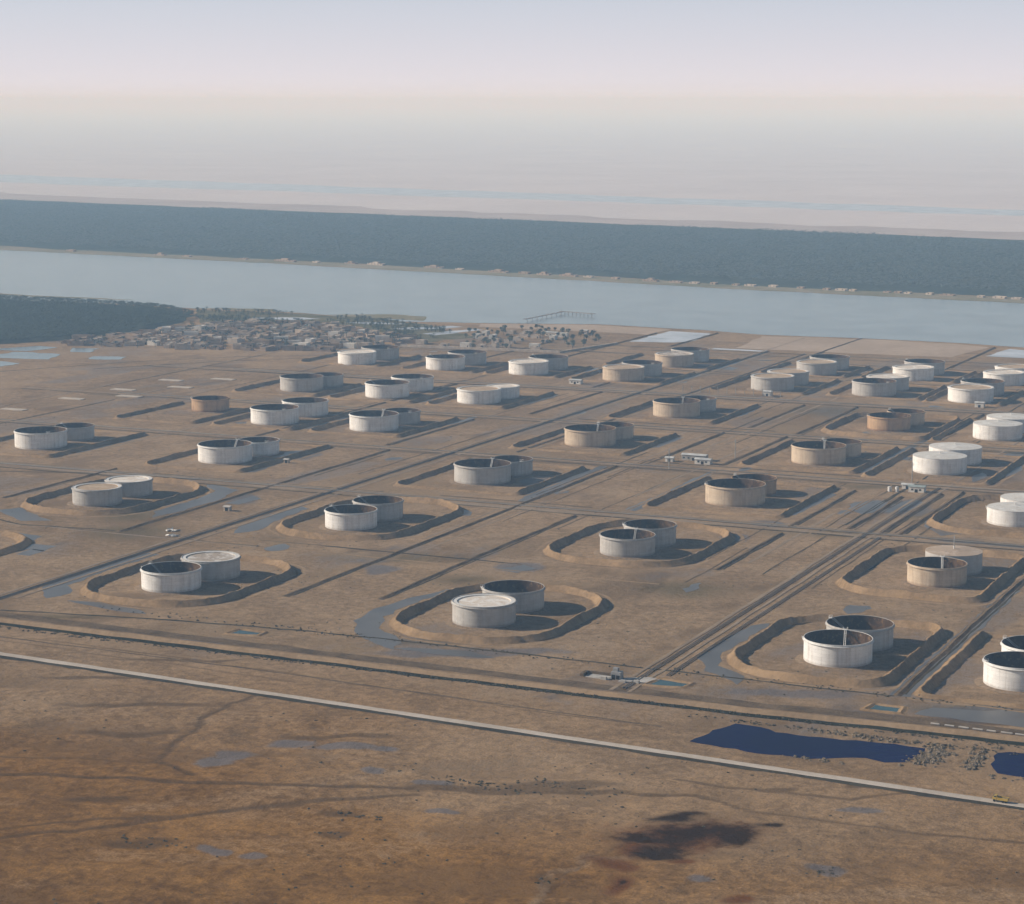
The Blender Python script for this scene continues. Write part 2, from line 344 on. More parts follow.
    def attr(n, *ch):
        a = me.attributes.new(n, 'FLOAT_COLOR', 'POINT'); c = np.ones((nx*ny, 4), np.float32)
        for j, q_ in enumerate(ch): c[:, j] = q_.reshape(-1)
        a.data.foreach_set('color', c.ravel())
    z0 = np.zeros(X.shape)
    attr('soil_a', damp, pale, z0); attr('soil_b', warm, green, dark); attr('soil_c', oil, rust, z0)
    me.materials.append(M['ground'])
    o = obj('ground', me); tag(o, kind='structure')
    def height(x, y):
        a = np.clip(np.searchsorted(xs, x)-1, 0, nx-2); b = np.clip(np.searchsorted(ys, y)-1, 0, ny-2)
        return float(Z[a, b])
    return height
GH = ground()

# ------------------------------------------------------------------ flat sheets, ribbons, banks
def sheet(name, pts, z, mat, jit=0.0, step=0.0, kind='structure', soft=True):
    P = []
    n = len(pts)
    for i in range(n):
        a = Vector(pts[i]); b = Vector(pts[(i+1) % n]); d = b-a; L = d.length
        m = max(1, int(L/step)) if step else 1
        nr = Vector((-d.y, d.x)).normalized() if L else Vector((0, 0))
        for k in range(m):
            q = a + d*(k/m)
            P.append(q + nr*(random.uniform(-jit, jit) if (k or soft) else 0))
    bm = bmesh.new(); vs = [bm.verts.new((p.x, p.y, z)) for p in P]
    f = bm.faces.new(vs); f.normal_update()
    if f.normal.z < 0: f.normal_flip()
    bmesh.ops.triangulate(bm, faces=bm.faces[:]); me = bpy.data.meshes.new(name); bm.to_mesh(me); bm.free(); me.materials.append(M[mat])
    o = obj(name, me); return tag(o, kind=kind)
def resample(pts, step, closed=False):
    P = [Vector(p) for p in pts]; out = []
    n = len(P) if closed else len(P)-1
    for i in range(n):
        a, b = P[i], P[(i+1) % len(P)]; m = max(1, int(round((b-a).length/step)))
        out += [a + (b-a)*(k/m) for k in range(m)]
    if not closed: out.append(P[-1])
    return out
def sweep(pts, prof, closed=False, jx=0.0, jz=0.0, wob=0.0, hf=None):
    """sweeps the cross-section prof [(across, height)...] along a ground polyline"""
    n = len(pts); v = []; m = len(prof); f = []
    ph = random.uniform(0, 99)
    for i, p in enumerate(pts):
        a = pts[(i-1) % n] if (closed or i) else pts[i]; b = pts[(i+1) % n] if (closed or i < n-1) else pts[i]
        d = (b-a); d = d.normalized() if d.length else Vector((1, 0)); nr = Vector((d.y, -d.x))
        s = wob*math.sin(i*.9+ph)*math.sin(i*.37+ph*2)
        hz = 1 + random.uniform(-jz, jz) + (jz*1.3*math.sin(i*.31+ph*3)*math.sin(i*.13+ph) if jz else 0)
        if hf: hz *= hf(d)
        for x, z in prof:
            q = p + nr*(x + s + random.uniform(-jx, jx)); v.append((q.x, q.y, z*hz if z > .15 else z))
    for i in range(n if closed else n-1):
        j = (i+1) % n
        for k in range(m-1): f.append((i*m+k, j*m+k, j*m+k+1, i*m+k+1))
    if not closed: f += [tuple(range(m-1, -1, -1)), tuple((n-1)*m+k for k in range(m))]
    return v, [tuple(reversed(q)) for q in f]
def fixn(me):
    bm = bmesh.new(); bm.from_mesh(me); bmesh.ops.recalc_face_normals(bm, faces=bm.faces[:]); bm.to_mesh(me); bm.free()
def ribbon(name, pts, width, z, mat, step=12, jx=.3, crown=0.0, kind='structure', wob=0.0):
    h = width/2; prof = [(-h, z), (-h*.6, z+crown), (h*.6, z+crown), (h, z)]
    v, f = sweep(resample(pts, step), prof, False, jx, 0, wob); f = f[:-2]
    me = mesh(name, v, f, M[mat]); 
    if me.polygons and me.polygons[0].normal.z < 0: me.flip_normals()
    return tag(obj(name, me), kind=kind)
def bank_mesh(name, pts, base, top, h, closed=False, step=5, mat='bank', hf=None):
    prof = [(-base/2-1.2, .03), (-base/2, .16), (-top/2, h), (0, h*1.05), (top/2, h), (base/2, .16), (base/2+1.2, .03)]
    v, f = sweep(resample(pts, step, closed), prof, closed, .24, .11, .4, hf)
    me = mesh(name, v, f, M[mat]); fixn(me); me.polygons.foreach_set('use_smooth', [True]*len(me.polygons)); return me
def rrect(x0, x1, y0, y1, r):
    """rounded rectangle, r = radii at near-left, near-right, far-right, far-left"""
    P = []
    for (cx, cy, sx, sy, a0), q in zip(((x0,y0,1,1,180),(x1,y0,-1,1,270),(x1,y1,-1,-1,0),(x0,y1,1,-1,90)), r):
        n = max(2, int(q/3.5)+1)
        for i in range(n+1):
            a = R(a0 + 90*i/n); P.append((cx+sx*q+q*math.cos(a), cy+sy*q+q*math.sin(a)))
    return P

# river, marsh and the far country
far_line = [(-9000, 4400), (-4200, 3640), (-2552, 3352), (-1969, 3266), (-1441, 3167), (-995, 3080), (-627, 3030), (400, 2850), (4000, 2260), (9000, 1450)]
near_line = [(-9000, 3500), (-4000, 2760), (-2400, 2560), (-1910, 2508), (-1746, 2522), (-1589, 2505), (-1442, 2508), (-1271, 2462), (-1170, 2482), (-1037, 2528), (-901, 2517), (-818, 2495), (-703, 2507), (-586, 2501), (-510, 2482), (200, 2370), (3000, 1900), (9000, 900)]
sheet('river', near_line + far_line[::-1], .10, 'river', 3, 45)
sheet('river_bank', far_line + [(x, y+75) for x, y in far_line[::-1]], .16, 'far_bank', 6, 40)
sheet('palm_belt_floor', [(x, y+72) for x, y in far_line[1:-1]] + [(4200, 3640), (-884, 4410), (-2064, 4670), (-3724, 5040), (-6000, 5550)], .22, 'grove_floor', 12, 80)
earth('mud_flat', (.38, .335, .325), (.48, .43, .42), .004, .03, .1)
earth('haze_paled_plain', (.55, .515, .53), (.62, .585, .60), .002, .02, .1)  # far desert plain, distance haze painted in as a pale lavender ground colour
sheet('haze_paled_plain', [(-30000, 13000), (-7000, 5700), (-3730, 4910), (-2070, 4545), (-890, 4285), (4200, 3520), (30000, 0), (52000, 30000), (30000, 52000), (-52000, 52000)], .15, 'haze_paled_plain', 20, 150)
sheet('mud_flat', [(-7000, 5690), (-3730, 4890), (-2070, 4525), (-890, 4265), (4200, 3500), (4200, 3760), (-890, 4640), (-2070, 4900), (-3730, 5330), (-7000, 6250)], .19, 'mud_flat', 40, 90)
sheet('marsh', [(-9000, 7600), (-4700, 6150), (-2620, 5700), (-1120, 5330), (3000, 4500), (3000, 4750), (-1150, 5620), (-2680, 6060), (-4900, 6700), (-9000, 8300)], .2, 'marsh', 25, 120)
sheet('flooded_pan', [(-930, 2360), (-929, 2488), (-876, 2484), (-866, 2390), (-880, 2370)], .14, 'marsh', 2, 12)
sheet('flooded_pan', [(-820, 2322), (-760, 2322), (-758, 2334), (-820, 2336)], .14, 'marsh', 1, 10)
sheet('flooded_pan', [(-529, 2380), (-522, 2462), (-440, 2445), (-440, 2375)], .14, 'marsh', 2, 12)
for q in ([(-1545,1985),(-1510,2045),(-1478,2040),(-1490,2000)], [(-1490,1925),(-1500,1985),(-1440,1990),(-1420,1940)], [(-1480,1868),(-1490,1915),(-1425,1900),(-1425,1860)], [(-1440,2010),(-1465,2045),(-1435,2050),(-1420,2015)], [(-1385,1960),(-1395,1985),(-1360,1995),(-1350,1970)]):
    sheet('flooded_pan', q, .14, 'river', 3, 12)
sheet('sand_flat', [(-800, 2345), (-812, 2480), (-700, 2494), (-590, 2488), (-545, 2470), (-560, 2352)], .12, 'sandflat', 3, 20)
sheet('sand_flat', [(-1160, 2440), (-1170, 2476), (-1037, 2520), (-935, 2505), (-935, 2440)], .12, 'sandflat', 4, 20)
for q in ([(-2300,2610),(-1900,2565),(-1740,2575),(-1750,2583),(-1900,2580),(-2300,2630)], [(-1600,2503),(-1560,2530),(-1500,2535),(-1480,2510)], [(-1400,2500),(-1330,2540),(-1270,2530),(-1250,2475)]):
    sheet('mud_bar', q, .15, 'far_bank', 3, 20)
for q in ([(-1470,2420),(-1430,2450),(-1380,2455),(-1400,2425)], [(-1330,2420),(-1290,2445),(-1250,2435),(-1290,2412)], [(-1245,2380),(-1190,2440),(-1170,2430),(-1215,2370)], [(-1180,2340),(-1150,2420),(-1135,2410),(-1160,2330)]):
    sheet('flooded_pan', q, .14, 'marsh', 3, 12)

# the pale road, the causeway with its ditch, roads of the tank farm
ribbon('main_road', MAIN_ROAD, 5.0, .25, 'pale_road', 8, .25, .12, wob=.25)
ribbon('road_shoulder', [(x, y-4.0) for x, y in MAIN_ROAD], 3.6, .12, 'ditch', 8, .7, .02, wob=.6)
CW = [(-1300, 948), (-722, 938), (-565, 935.5), (-432, 933), (-314, 932), (-230, 936), (-150, 938), (300, 930)]
tag(obj('causeway', bank_mesh('causeway', CW, 4.6, 2.2, 1.3, step=8, mat='track')), kind='structure')
ribbon('ditch', [(x, y-6.3) for x, y in CW], 5.0, .10, 'green_ditch', 8, .5, .02, wob=.7)
ribbon('track', [(x, y+12) for x, y in CW], 7.0, .09, 'rough_bank', 8, .5, .02, wob=.6)
ribbon('ditch', [(x, y+7.5) for x, y in CW], 1.6, .10, 'rough_bank', 8, .4, .02, wob=.4)
ribbon('track', [(-1100, 921), (-684, 908), (-553, 905), (-419, 897), (-335, 892)], 1.4, .08, 'rough_bank', 8, .3, .01, wob=.5)
HROADS = [(1353, -1300, -120, 5.5), (1367, -1300, -120, 3.0), (1547, -1300, -150, 4.5), (1738, -1300, -200, 5.0), (1943, -1300, -250, 6.0), (1957, -900, -250, 3.0), (2120, -860, -380, 4), (2252, -1250, -400, 5), (2322, -1100, -480, 4)]
for y, x0, x1, wd in HROADS:
    ribbon('farm_road', [(x0, y+random.uniform(-2, 2)), ((x0+x1)/2, y), (x1, y+random.uniform(-2, 2))], wd, .14, 'road', 14, .35, .06, wob=.4)
    ribbon('ditch', [(x0, y-wd/2-4), (x1, y-wd/2-4)], 2.4, .08, 'ditch', 14, .5, .01, wob=.7)
VROADS = [(-761, 905, 2480, 4.5), (-748, 985, 2300, 4.0), (-378, 940, 1530, 4.2), (-369, 940, 2300, 3.4), (-1240, 1380, 2250, 4.0), (-706, 1570, 2320, 4.0), (-608, 1960, 2320, 4.5), (-1130, 1960, 2300, 3)]
for x, y0, y1, wd in VROADS:
    ribbon('farm_road', [(x, y0), (x+random.uniform(-1, 1), (y0+y1)/2), (x, y1)], wd*.55, .17, 'road', 14, .3, .06, wob=.3)
VDITCH = [(-616, 1050, 1540), (-565, 1065, 1340), (-949, 1240, 1375), (-807, 1170, 1540), (-546, 1575, 1735), (-543, 1752, 1932), (-423, 1215, 1338), (-425, 1360, 1510), (-389, 1370, 1500), (-366, 1360, 1522), (-354, 1365, 1535),
          (-940, 1560, 1935), (-600, 1590, 1735), (-820, 1560, 1720), (-1120, 1390, 1540), (-430, 1800, 1930), (-590, 1770, 1925), (-790, 1770, 1935), (-810, 1960, 2240), (-935, 2130, 2460), (-870, 2330, 2490), (-1010, 2110, 2330), (-540, 2240, 2470), (-255, 985, 1340), (-700, 2260, 2500)]
for x, y0, y1 in VDITCH:
    tag(obj('ditch_bank', bank_mesh('ditch_bank', [(x, y0), (x+random.uniform(-1.5, 1.5), (y0+y1)/2), (x, y1)], 2.4, .5, .7, step=8, mat='rough_bank')), kind='structure')
    ribbon('ditch', [(x+2.6, y0+4), (x+2.6, y1-4)], 1.1, .07, 'ditch', 10, .4, .01, wob=.4)
for pts in ([(-738,958),(-655,974),(-571,984),(-475,986),(-385,985),(-256,984)], [(-1020,1330),(-960,1350),(-860,1360)], [(-950,1190),(-880,1165),(-811,1172)], [(-1330,1890),(-1240,2010),(-1170,2070)], [(-1420,1800),(-1330,1960),(-1250,2050),(-1150,2110),(-1030,2140)], [(-960,2215),(-1150,2200)]):
    ribbon('ditch', pts, 2.0, .075, 'ditch', 8, .5, .01, wob=.6)
for k in range(170):
    row = random.choice([1170, 1290, 1353, 1460, 1547, 1600, 1660, 1738, 1800, 1870, 1943, 2060, 2120, 2250, 2300]); mat = random.choice(['ditch', 'track', 'rough_bank', 'rough_bank', 'road'])
    wd = random.uniform(.8, 1.8) if mat != 'road' else random.uniform(1.5, 2.6); zz = .052+.00035*k
    if random.random() < .5:
        x0 = random.uniform(-1250, -400); L = random.uniform(60, 320); y = random.choice([1148, 1165, 1180, 1351, 1362, 1372, 1540, 1556, 1570, 1728, 1746, 1757, 1932, 1938, 1951, 1963, 1975, 2118, 2127, 2246, 2262, 2290, 2330, 2400])+random.uniform(-4, 4)
        ribbon('track' if mat in ('track', 'road') else 'ditch', [(x0, y), (x0+L/2, y+random.uniform(-1, 1)), (x0+L, y)], wd*1.5, zz, mat, 9, .35, .01, wob=.6)
    else:
        x = random.choice([-1235, -1175, -1125, -1014, -945, -936, -918, -826, -815, -800, -772, -740, -730, -628, -620, -610, -602, -588, -575, -556, -540, -436, -428, -414, -405, -395, -383, -360, -344])+random.uniform(-3, 3)
        y0 = random.uniform(1140, 1950) if x > -780 else random.uniform(1380, 2000); L = random.uniform(60, 330)
        ribbon('track' if mat in ('track', 'road') else 'ditch', [(x, y0), (x+random.uniform(-1, 1), y0+L/2), (x, y0+L)], wd, zz, mat, 9, .3, .01, wob=.5)
# shallow water standing in the borrow ditches round the bunds
MOATS = [([(-505,967),(-538,988),(-553,1015),(-557,1045),(-551,1075),(-543,1105),(-539,1103),(-545,1060),(-543,1030),(-534,1005),(-512,988)], 1.5),
 ([(-733,992),(-752,1015),(-757,1045),(-757,1080),(-752,1121),(-744,1120),(-745,1060),(-741,1025),(-728,1008)], 1.5),
 ([(-720,992),(-700,986),(-682,982),(-662,982),(-668,988),(-700,996)], 1.0),
 ([(-814,1220),(-810,1250),(-810,1290),(-818,1335),(-850,1345),(-846,1336),(-830,1325),(-826,1285),(-826,1240)], 1.5),
 ([(-925,1200),(-885,1174),(-868,1184),(-890,1196),(-915,1215)], 1.5),
 ([(-328,974),(-350,992),(-362,1015),(-364,1045),(-360,1090),(-352,1100),(-353,1060),(-355,1030),(-348,1005),(-330,990)], 1.5),
 ([(-249,985),(-258,984),(-259,1069),(-258,1178),(-258,1233),(-251,1233),(-250,1100)], 1.0),
 ([(-738,1195),(-748,1220),(-751,1260),(-746,1295),(-738,1290),(-735,1240),(-728,1210)], 1.2),
 ([(-655,1338),(-632,1325),(-628,1312),(-634,1312),(-645,1325)], 1.0),
 ([(-845,1112),(-815,1116),(-813,1100),(-830,1098)], 1.5), ([(-822,1084),(-812,1084),(-812,1100),(-822,1102)], 1.0), ([(-862,1140),(-843,1138),(-838,1124),(-850,1130)], 1.0),
 ([(-614,1372),(-622,1372),(-627,1400),(-627,1470),(-628,1535),(-621,1535),(-618,1450)], 1.2),
 ([(-536,1372),(-545,1376),(-543,1455),(-546,1556),(-540,1556),(-537,1480)], 1.0),
 ([(-434,1402),(-437,1402),(-437,1494),(-432,1490)], .6), ([(-438,1590),(-444,1588),(-443,1765),(-446,1880),(-440,1880),(-437,1765)], .8),
 ([(-330,1372),(-348,1400),(-353,1430),(-353,1485),(-350,1488),(-349,1440),(-340,1400),(-318,1385)], 1.0),
 ([(-410,1440),(-396,1425),(-370,1450),(-368,1485),(-380,1497),(-384,1470),(-400,1480),(-412,1465)], 2.0),
 ([(-1022,1478),(-1030,1470),(-1040,1490),(-1034,1508),(-1024,1500)], 1.0), ([(-862,1470),(-872,1468),(-876,1500),(-866,1512),(-861,1495)], 1.0),
 ([(-542,1165),(-525,1160),(-520,1175),(-530,1182)], 1.0), ([(-800,1285),(-788,1285),(-786,1310),(-796,1318)], 1.0), ([(-340,1352),(-300,1356),(-270,1354),(-270,1361),(-305,1363)], .6),
 ([(-368,1700),(-352,1705),(-350,1730),(-362,1730)], 1.0), ([(-357,1580),(-364,1600),(-361,1625),(-354,1610)], 1.0), ([(-452,972),(-480,968),(-508,970),(-500,975),(-470,980)], 1.0),
 ([(-240,958),(-200,957),(-170,962),(-175,978),(-205,980),(-235,972)], 2.0), ([(-446,1362),(-436,1358),(-425,1364),(-436,1374)], 1.0), ([(-760,2150),(-735,2150),(-735,2172),(-755,2176)], 1.0)]
for pts, j in MOATS: sheet('standing_water', pts, .06, 'shallow', j, 7)
for row, (xa, xb, ya, yb) in enumerate([(-633,-618,1392,1519),(-857,-842,1398,1534),(-1026,-1012,1397,1530),(-931,-921,1598,1702),(-832,-822,1599,1714),(-630,-618,1588,1706),(-447,-437,1580,1708),(-1018,-1006,1792,1886),(-917,-906,1788,1900),(-825,-812,1788,1904),(-626,-612,1775,1904),(-441,-436,1760,1890),(-872,-860,2014,2110),(-759,-748,2006,2106),(-612,-600,1988,2108),(-506,-500,1999,2104),(-758,-748,2134,2239),(-506,-500,2133,2230),(-340,-326,1758,1890),(-347,-336,1570,1706)]):
    for k in range(2):
        y = random.uniform(ya, yb-30); L = random.uniform(20, 60); a = xa+4.5; b = a+random.uniform(2.5, 5.5)
        sheet('standing_water', [(a, y), (b, y+random.uniform(2, 8)), (b+random.uniform(-1, 1.5), y+L*.6), (b-1, y+L), (a-.3, y+L-4)], .058+.001*k, 'shallow', .8, 6)
for k in range(26):
    x, y = random.uniform(-1150, -300), random.uniform(1140, 2300); a, b = random.uniform(4, 10), random.uniform(6, 16)
    sheet('standing_water', [(x+a*math.cos(t)*random.uniform(.5, 1.1), y+b*math.sin(t)*random.uniform(.5, 1.1)) for t in [q*.6283 for q in range(10)]], .047+.0002*k, 'shallow', .8, 4)
# ponds and small pools
sheet('pond', [(-317,876),(-312,896),(-307,911),(-290,908),(-287,904),(-262,905),(-236,908),(-222,907),(-221,898),(-224,884),(-232,880),(-241,883),(-255,876),(-264,872),(-284,871),(-300,873)], .07, 'pond', 1.0, 5)
sheet('pond', [(-193,914),(-183,917),(-140,914),(-110,905),(-110,886),(-150,880),(-176,882),(-187,884),(-192,896)], .07, 'pond', 1.2, 5)
for q in ([(-366,956),(-350,958),(-349,966),(-364,968)], [(-598,962),(-583,965),(-583,972),(-597,972)], [(-261,956),(-247,957),(-248,966),(-260,966)]):
    sheet('settling_pool', q, .08, 'teal_pool', .4, 4)
    P = [Vector(p) for p in q]; c = sum(P, Vector((0, 0)))/4
    tag(obj('pool_edge', bank_mesh('pool_edge', [c+(p-c)*1.18 for p in P], 2.2, .6, .6, True, 3, 'bank')), kind='structure')

# ------------------------------------------------------------------ tanks
ORD = ['', 'first', 'second', 'third', 'fourth', 'fifth', 'sixth', 'seventh', 'eighth']
LBR = ['', 'front', 'second', 'third', 'fourth', 'fifth', 'sixth', 'rearmost']
TANK = {}
def tank_meshes(D, h):
    k = (D, h)
    if k in TANK: return TANK[k]
    r = D/2; n = 72; g = {}
    g['shell'] = MB().rev([(r, 0), (r, h)], n).me('tank_shell', M['white_shell'], True)
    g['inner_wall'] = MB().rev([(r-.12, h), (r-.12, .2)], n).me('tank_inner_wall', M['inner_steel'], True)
    g['wind_girder'] = MB().rev([(r-.14, h-.02), (r-.14, h+.12), (r+.16, h+.12), (r+.16, h-.75), (r+.75, h-.80), (r+.75, h-.92), (r+.02, h-.92)], n).me('tank_wind_girder', M['white_steel'])
    g['curb'] = MB().rev([(r-.14, h-.02), (r-.14, h+.08), (r+.14, h+.08), (r+.14, h-.25), (r+.01, h-.25)], n).me('tank_curb', M['white_steel'])
    g['foundation_pad'] = MB().rev([(r-.3, .55), (r+1.6, .5), (r+4.0, .04)], n).me('tank_pad', M['gravel'])
    g['floating_roof'] = MB().rev([(r-.16, -.1), (r-.16, .45), (r-2.6, .45), (r-2.7, .1), (.01, .22)], n).me('tank_floating_roof', M['deck_tan'])
    g['pontoon_ring'] = MB().rev([(r-.2, .455), (r-.2, .60), (r-2.4, .60), (r-2.4, .455)], n).me('tank_pontoon', M['white_steel'])
    g['cone_roof'] = MB().rev([(r+.10, h-.06), (r+.10, h+.06), (.01, h+r*.075)], n).me('tank_cone', M['cone_white'])
    v = MB()
    v.rev([(.35, h+r*.07), (.35, h+r*.075+1.0), (.6, h+r*.075+1.0), (.6, h+r*.075+1.25), (.01, h+r*.075+1.5)], 10)
    g['roof_vent'] = v.me('tank_vent', M['white_steel'])
    # helical stair
    v = MB(); a0 = 0.0; N_ = 30; a1 = math.radians(58)*33/D
    for i in range(N_):
        a = a0 + (a1-a0)*i/N_; z = h*(i+1)/N_
        ca, sa = math.cos(a), math.sin(a); t = (a1-a0)/N_*r*.62
        p = [Vector((ca*q - sa*s*t, sa*q + ca*s*t, z)) for q in (r+.12, r+1.0) for s in (-1, 1)]
        b = len(v.v); v.v += [tuple(x) for x in p] + [tuple(x - Vector((0, 0, .12))) for x in p]
        v.f += [(b, b+2, b+3, b+1), (b+4, b+5, b+7, b+6), (b+2, b+6, b+7, b+3), (b, b+4, b+6, b+2), (b+1, b+3, b+7, b+5)]
        if i % 3 == 0: v.bar((ca*(r+1.0), sa*(r+1.0), z), (ca*(r+1.0), sa*(r+1.0), z+1.0), .05)
    g['stairway'] = v.me('tank_stair', M['grey_steel'])
    TANK[k] = g; return g
def ladder_mesh(D, h, drop):
    r = D/2; v = MB(); L = drop/math.tan(R(38)); L = min(L, r*1.2); y0 = r*.954-.3; xo = r*.3
    for s in (-.42, .42):
        v.bar((s+xo, y0, h+.3), (s+xo-1.5, y0-L, h-drop+.5), .11); v.bar((s+xo, y0, h+1.2), (s+xo-1.5, y0-L, h-drop+1.4), .05)
    n = int(L/.8)
    for i in range(n):
        q = (i+.5)/n; v.bar((xo-1.5*q-.42, y0-L*q, h+.3-(drop-.2)*q), (xo-1.5*q+.42, y0-L*q, h+.3-(drop-.2)*q), .07)
    return v.me('tank_ladder', M['white_steel'])
def gantry_mesh(D, h):
    r = D/2*.954; x0 = D*.15; v = MB(); v.box(x0-1.2, x0+1.2, r-.7, r+.9, h+.15, h+.3)
    for s in (x0-1.1, x0+1.1):
        for y in (r-.6, r+.8): v.bar((s, y, h+.3), (s, y, h+1.4), .05)
        v.bar((s, r-.6, h+1.4), (s, r+.8, h+1.4), .05)
    return v.me('tank_gantry', M['white_steel'])
LADM = {}
COLW = {'white': 'white', 'grey': 'grey', 'tan': 'tan', 'rust': 'rusty tan'}
ROOFW = {'open': 'open-topped', 'high': 'floating-roof', 'cone': 'cone-roofed'}
def tank(x, y, D, h, colour, roof, label, deck=None, ladder=False, pole=False, drop=None):
    g = tank_meshes(D, h)
    t = empty('oil_tank', (x, y, 0)); tag(t, label, 'oil tank', 'oil tanks of the tank farm')
    sm = M[{'white': 'white_shell', 'grey': 'grey_shell', 'tan': 'tan_shell', 'rust': 'rust_shell'}[colour]]
    rim = {'white': M['white_steel'], 'grey': M['grey_shell'], 'tan': M['tan_shell'], 'rust': M['rust_shell']}[colour]
    z = .35
    obj('foundation_pad', g['foundation_pad'], t)
    obj('shell', g['shell'], t, sm, (0, 0, z)).rotation_euler.z = random.uniform(0, 6.28)
    st = obj('stairway', g['stairway'], t, rim, (0, 0, z)); st.rotation_euler.z = random.choice([R(70), R(105), R(140)])
    if roof == 'cone':
        obj('cone_roof', g['cone_roof'], t, M[deck or 'cone_white'], (0, 0, z)); obj('roof_vent', g['roof_vent'], t, None, (0, 0, z))
    else:
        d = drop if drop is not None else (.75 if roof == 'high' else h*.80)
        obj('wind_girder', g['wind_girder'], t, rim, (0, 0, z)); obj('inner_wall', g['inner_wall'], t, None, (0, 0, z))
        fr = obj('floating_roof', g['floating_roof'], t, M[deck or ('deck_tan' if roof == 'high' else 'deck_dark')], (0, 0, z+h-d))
        if roof == 'high': obj('pontoon_ring', g['pontoon_ring'], fr, M['white_steel'])
        if ladder or roof == 'open':
            key = (D, h, round(d, 1))
            if key not in LADM: LADM[key] = (ladder_mesh(D, h, d), gantry_mesh(D, h))
            lad = obj('rolling_ladder', LADM[key][0], t, M['white_steel'] if ladder else M['grey_steel'], (0, 0, z)); lad.rotation_euler.z = R(YAW-3 if ladder else random.choice([95, 140, -110]))
            ga = obj('gantry', LADM[key][1], t, None, (0, 0, z)); ga.rotation_euler.z = lad.rotation_euler.z
    if pole:
        obj('vent_pole', MB().bar((0, 0, z+h-1.0), (0, 0, z+h+9), .16).me('vent_pole', M['grey_steel']), t)
    return t
Mz = (33.2, 11.1); Lz = (40.6, 12.7); Sz = (31.0, 10.6); Wz = (39.2, 11.8); Gz = (35.6, 10.2); Fz = (39.6, 12.3)
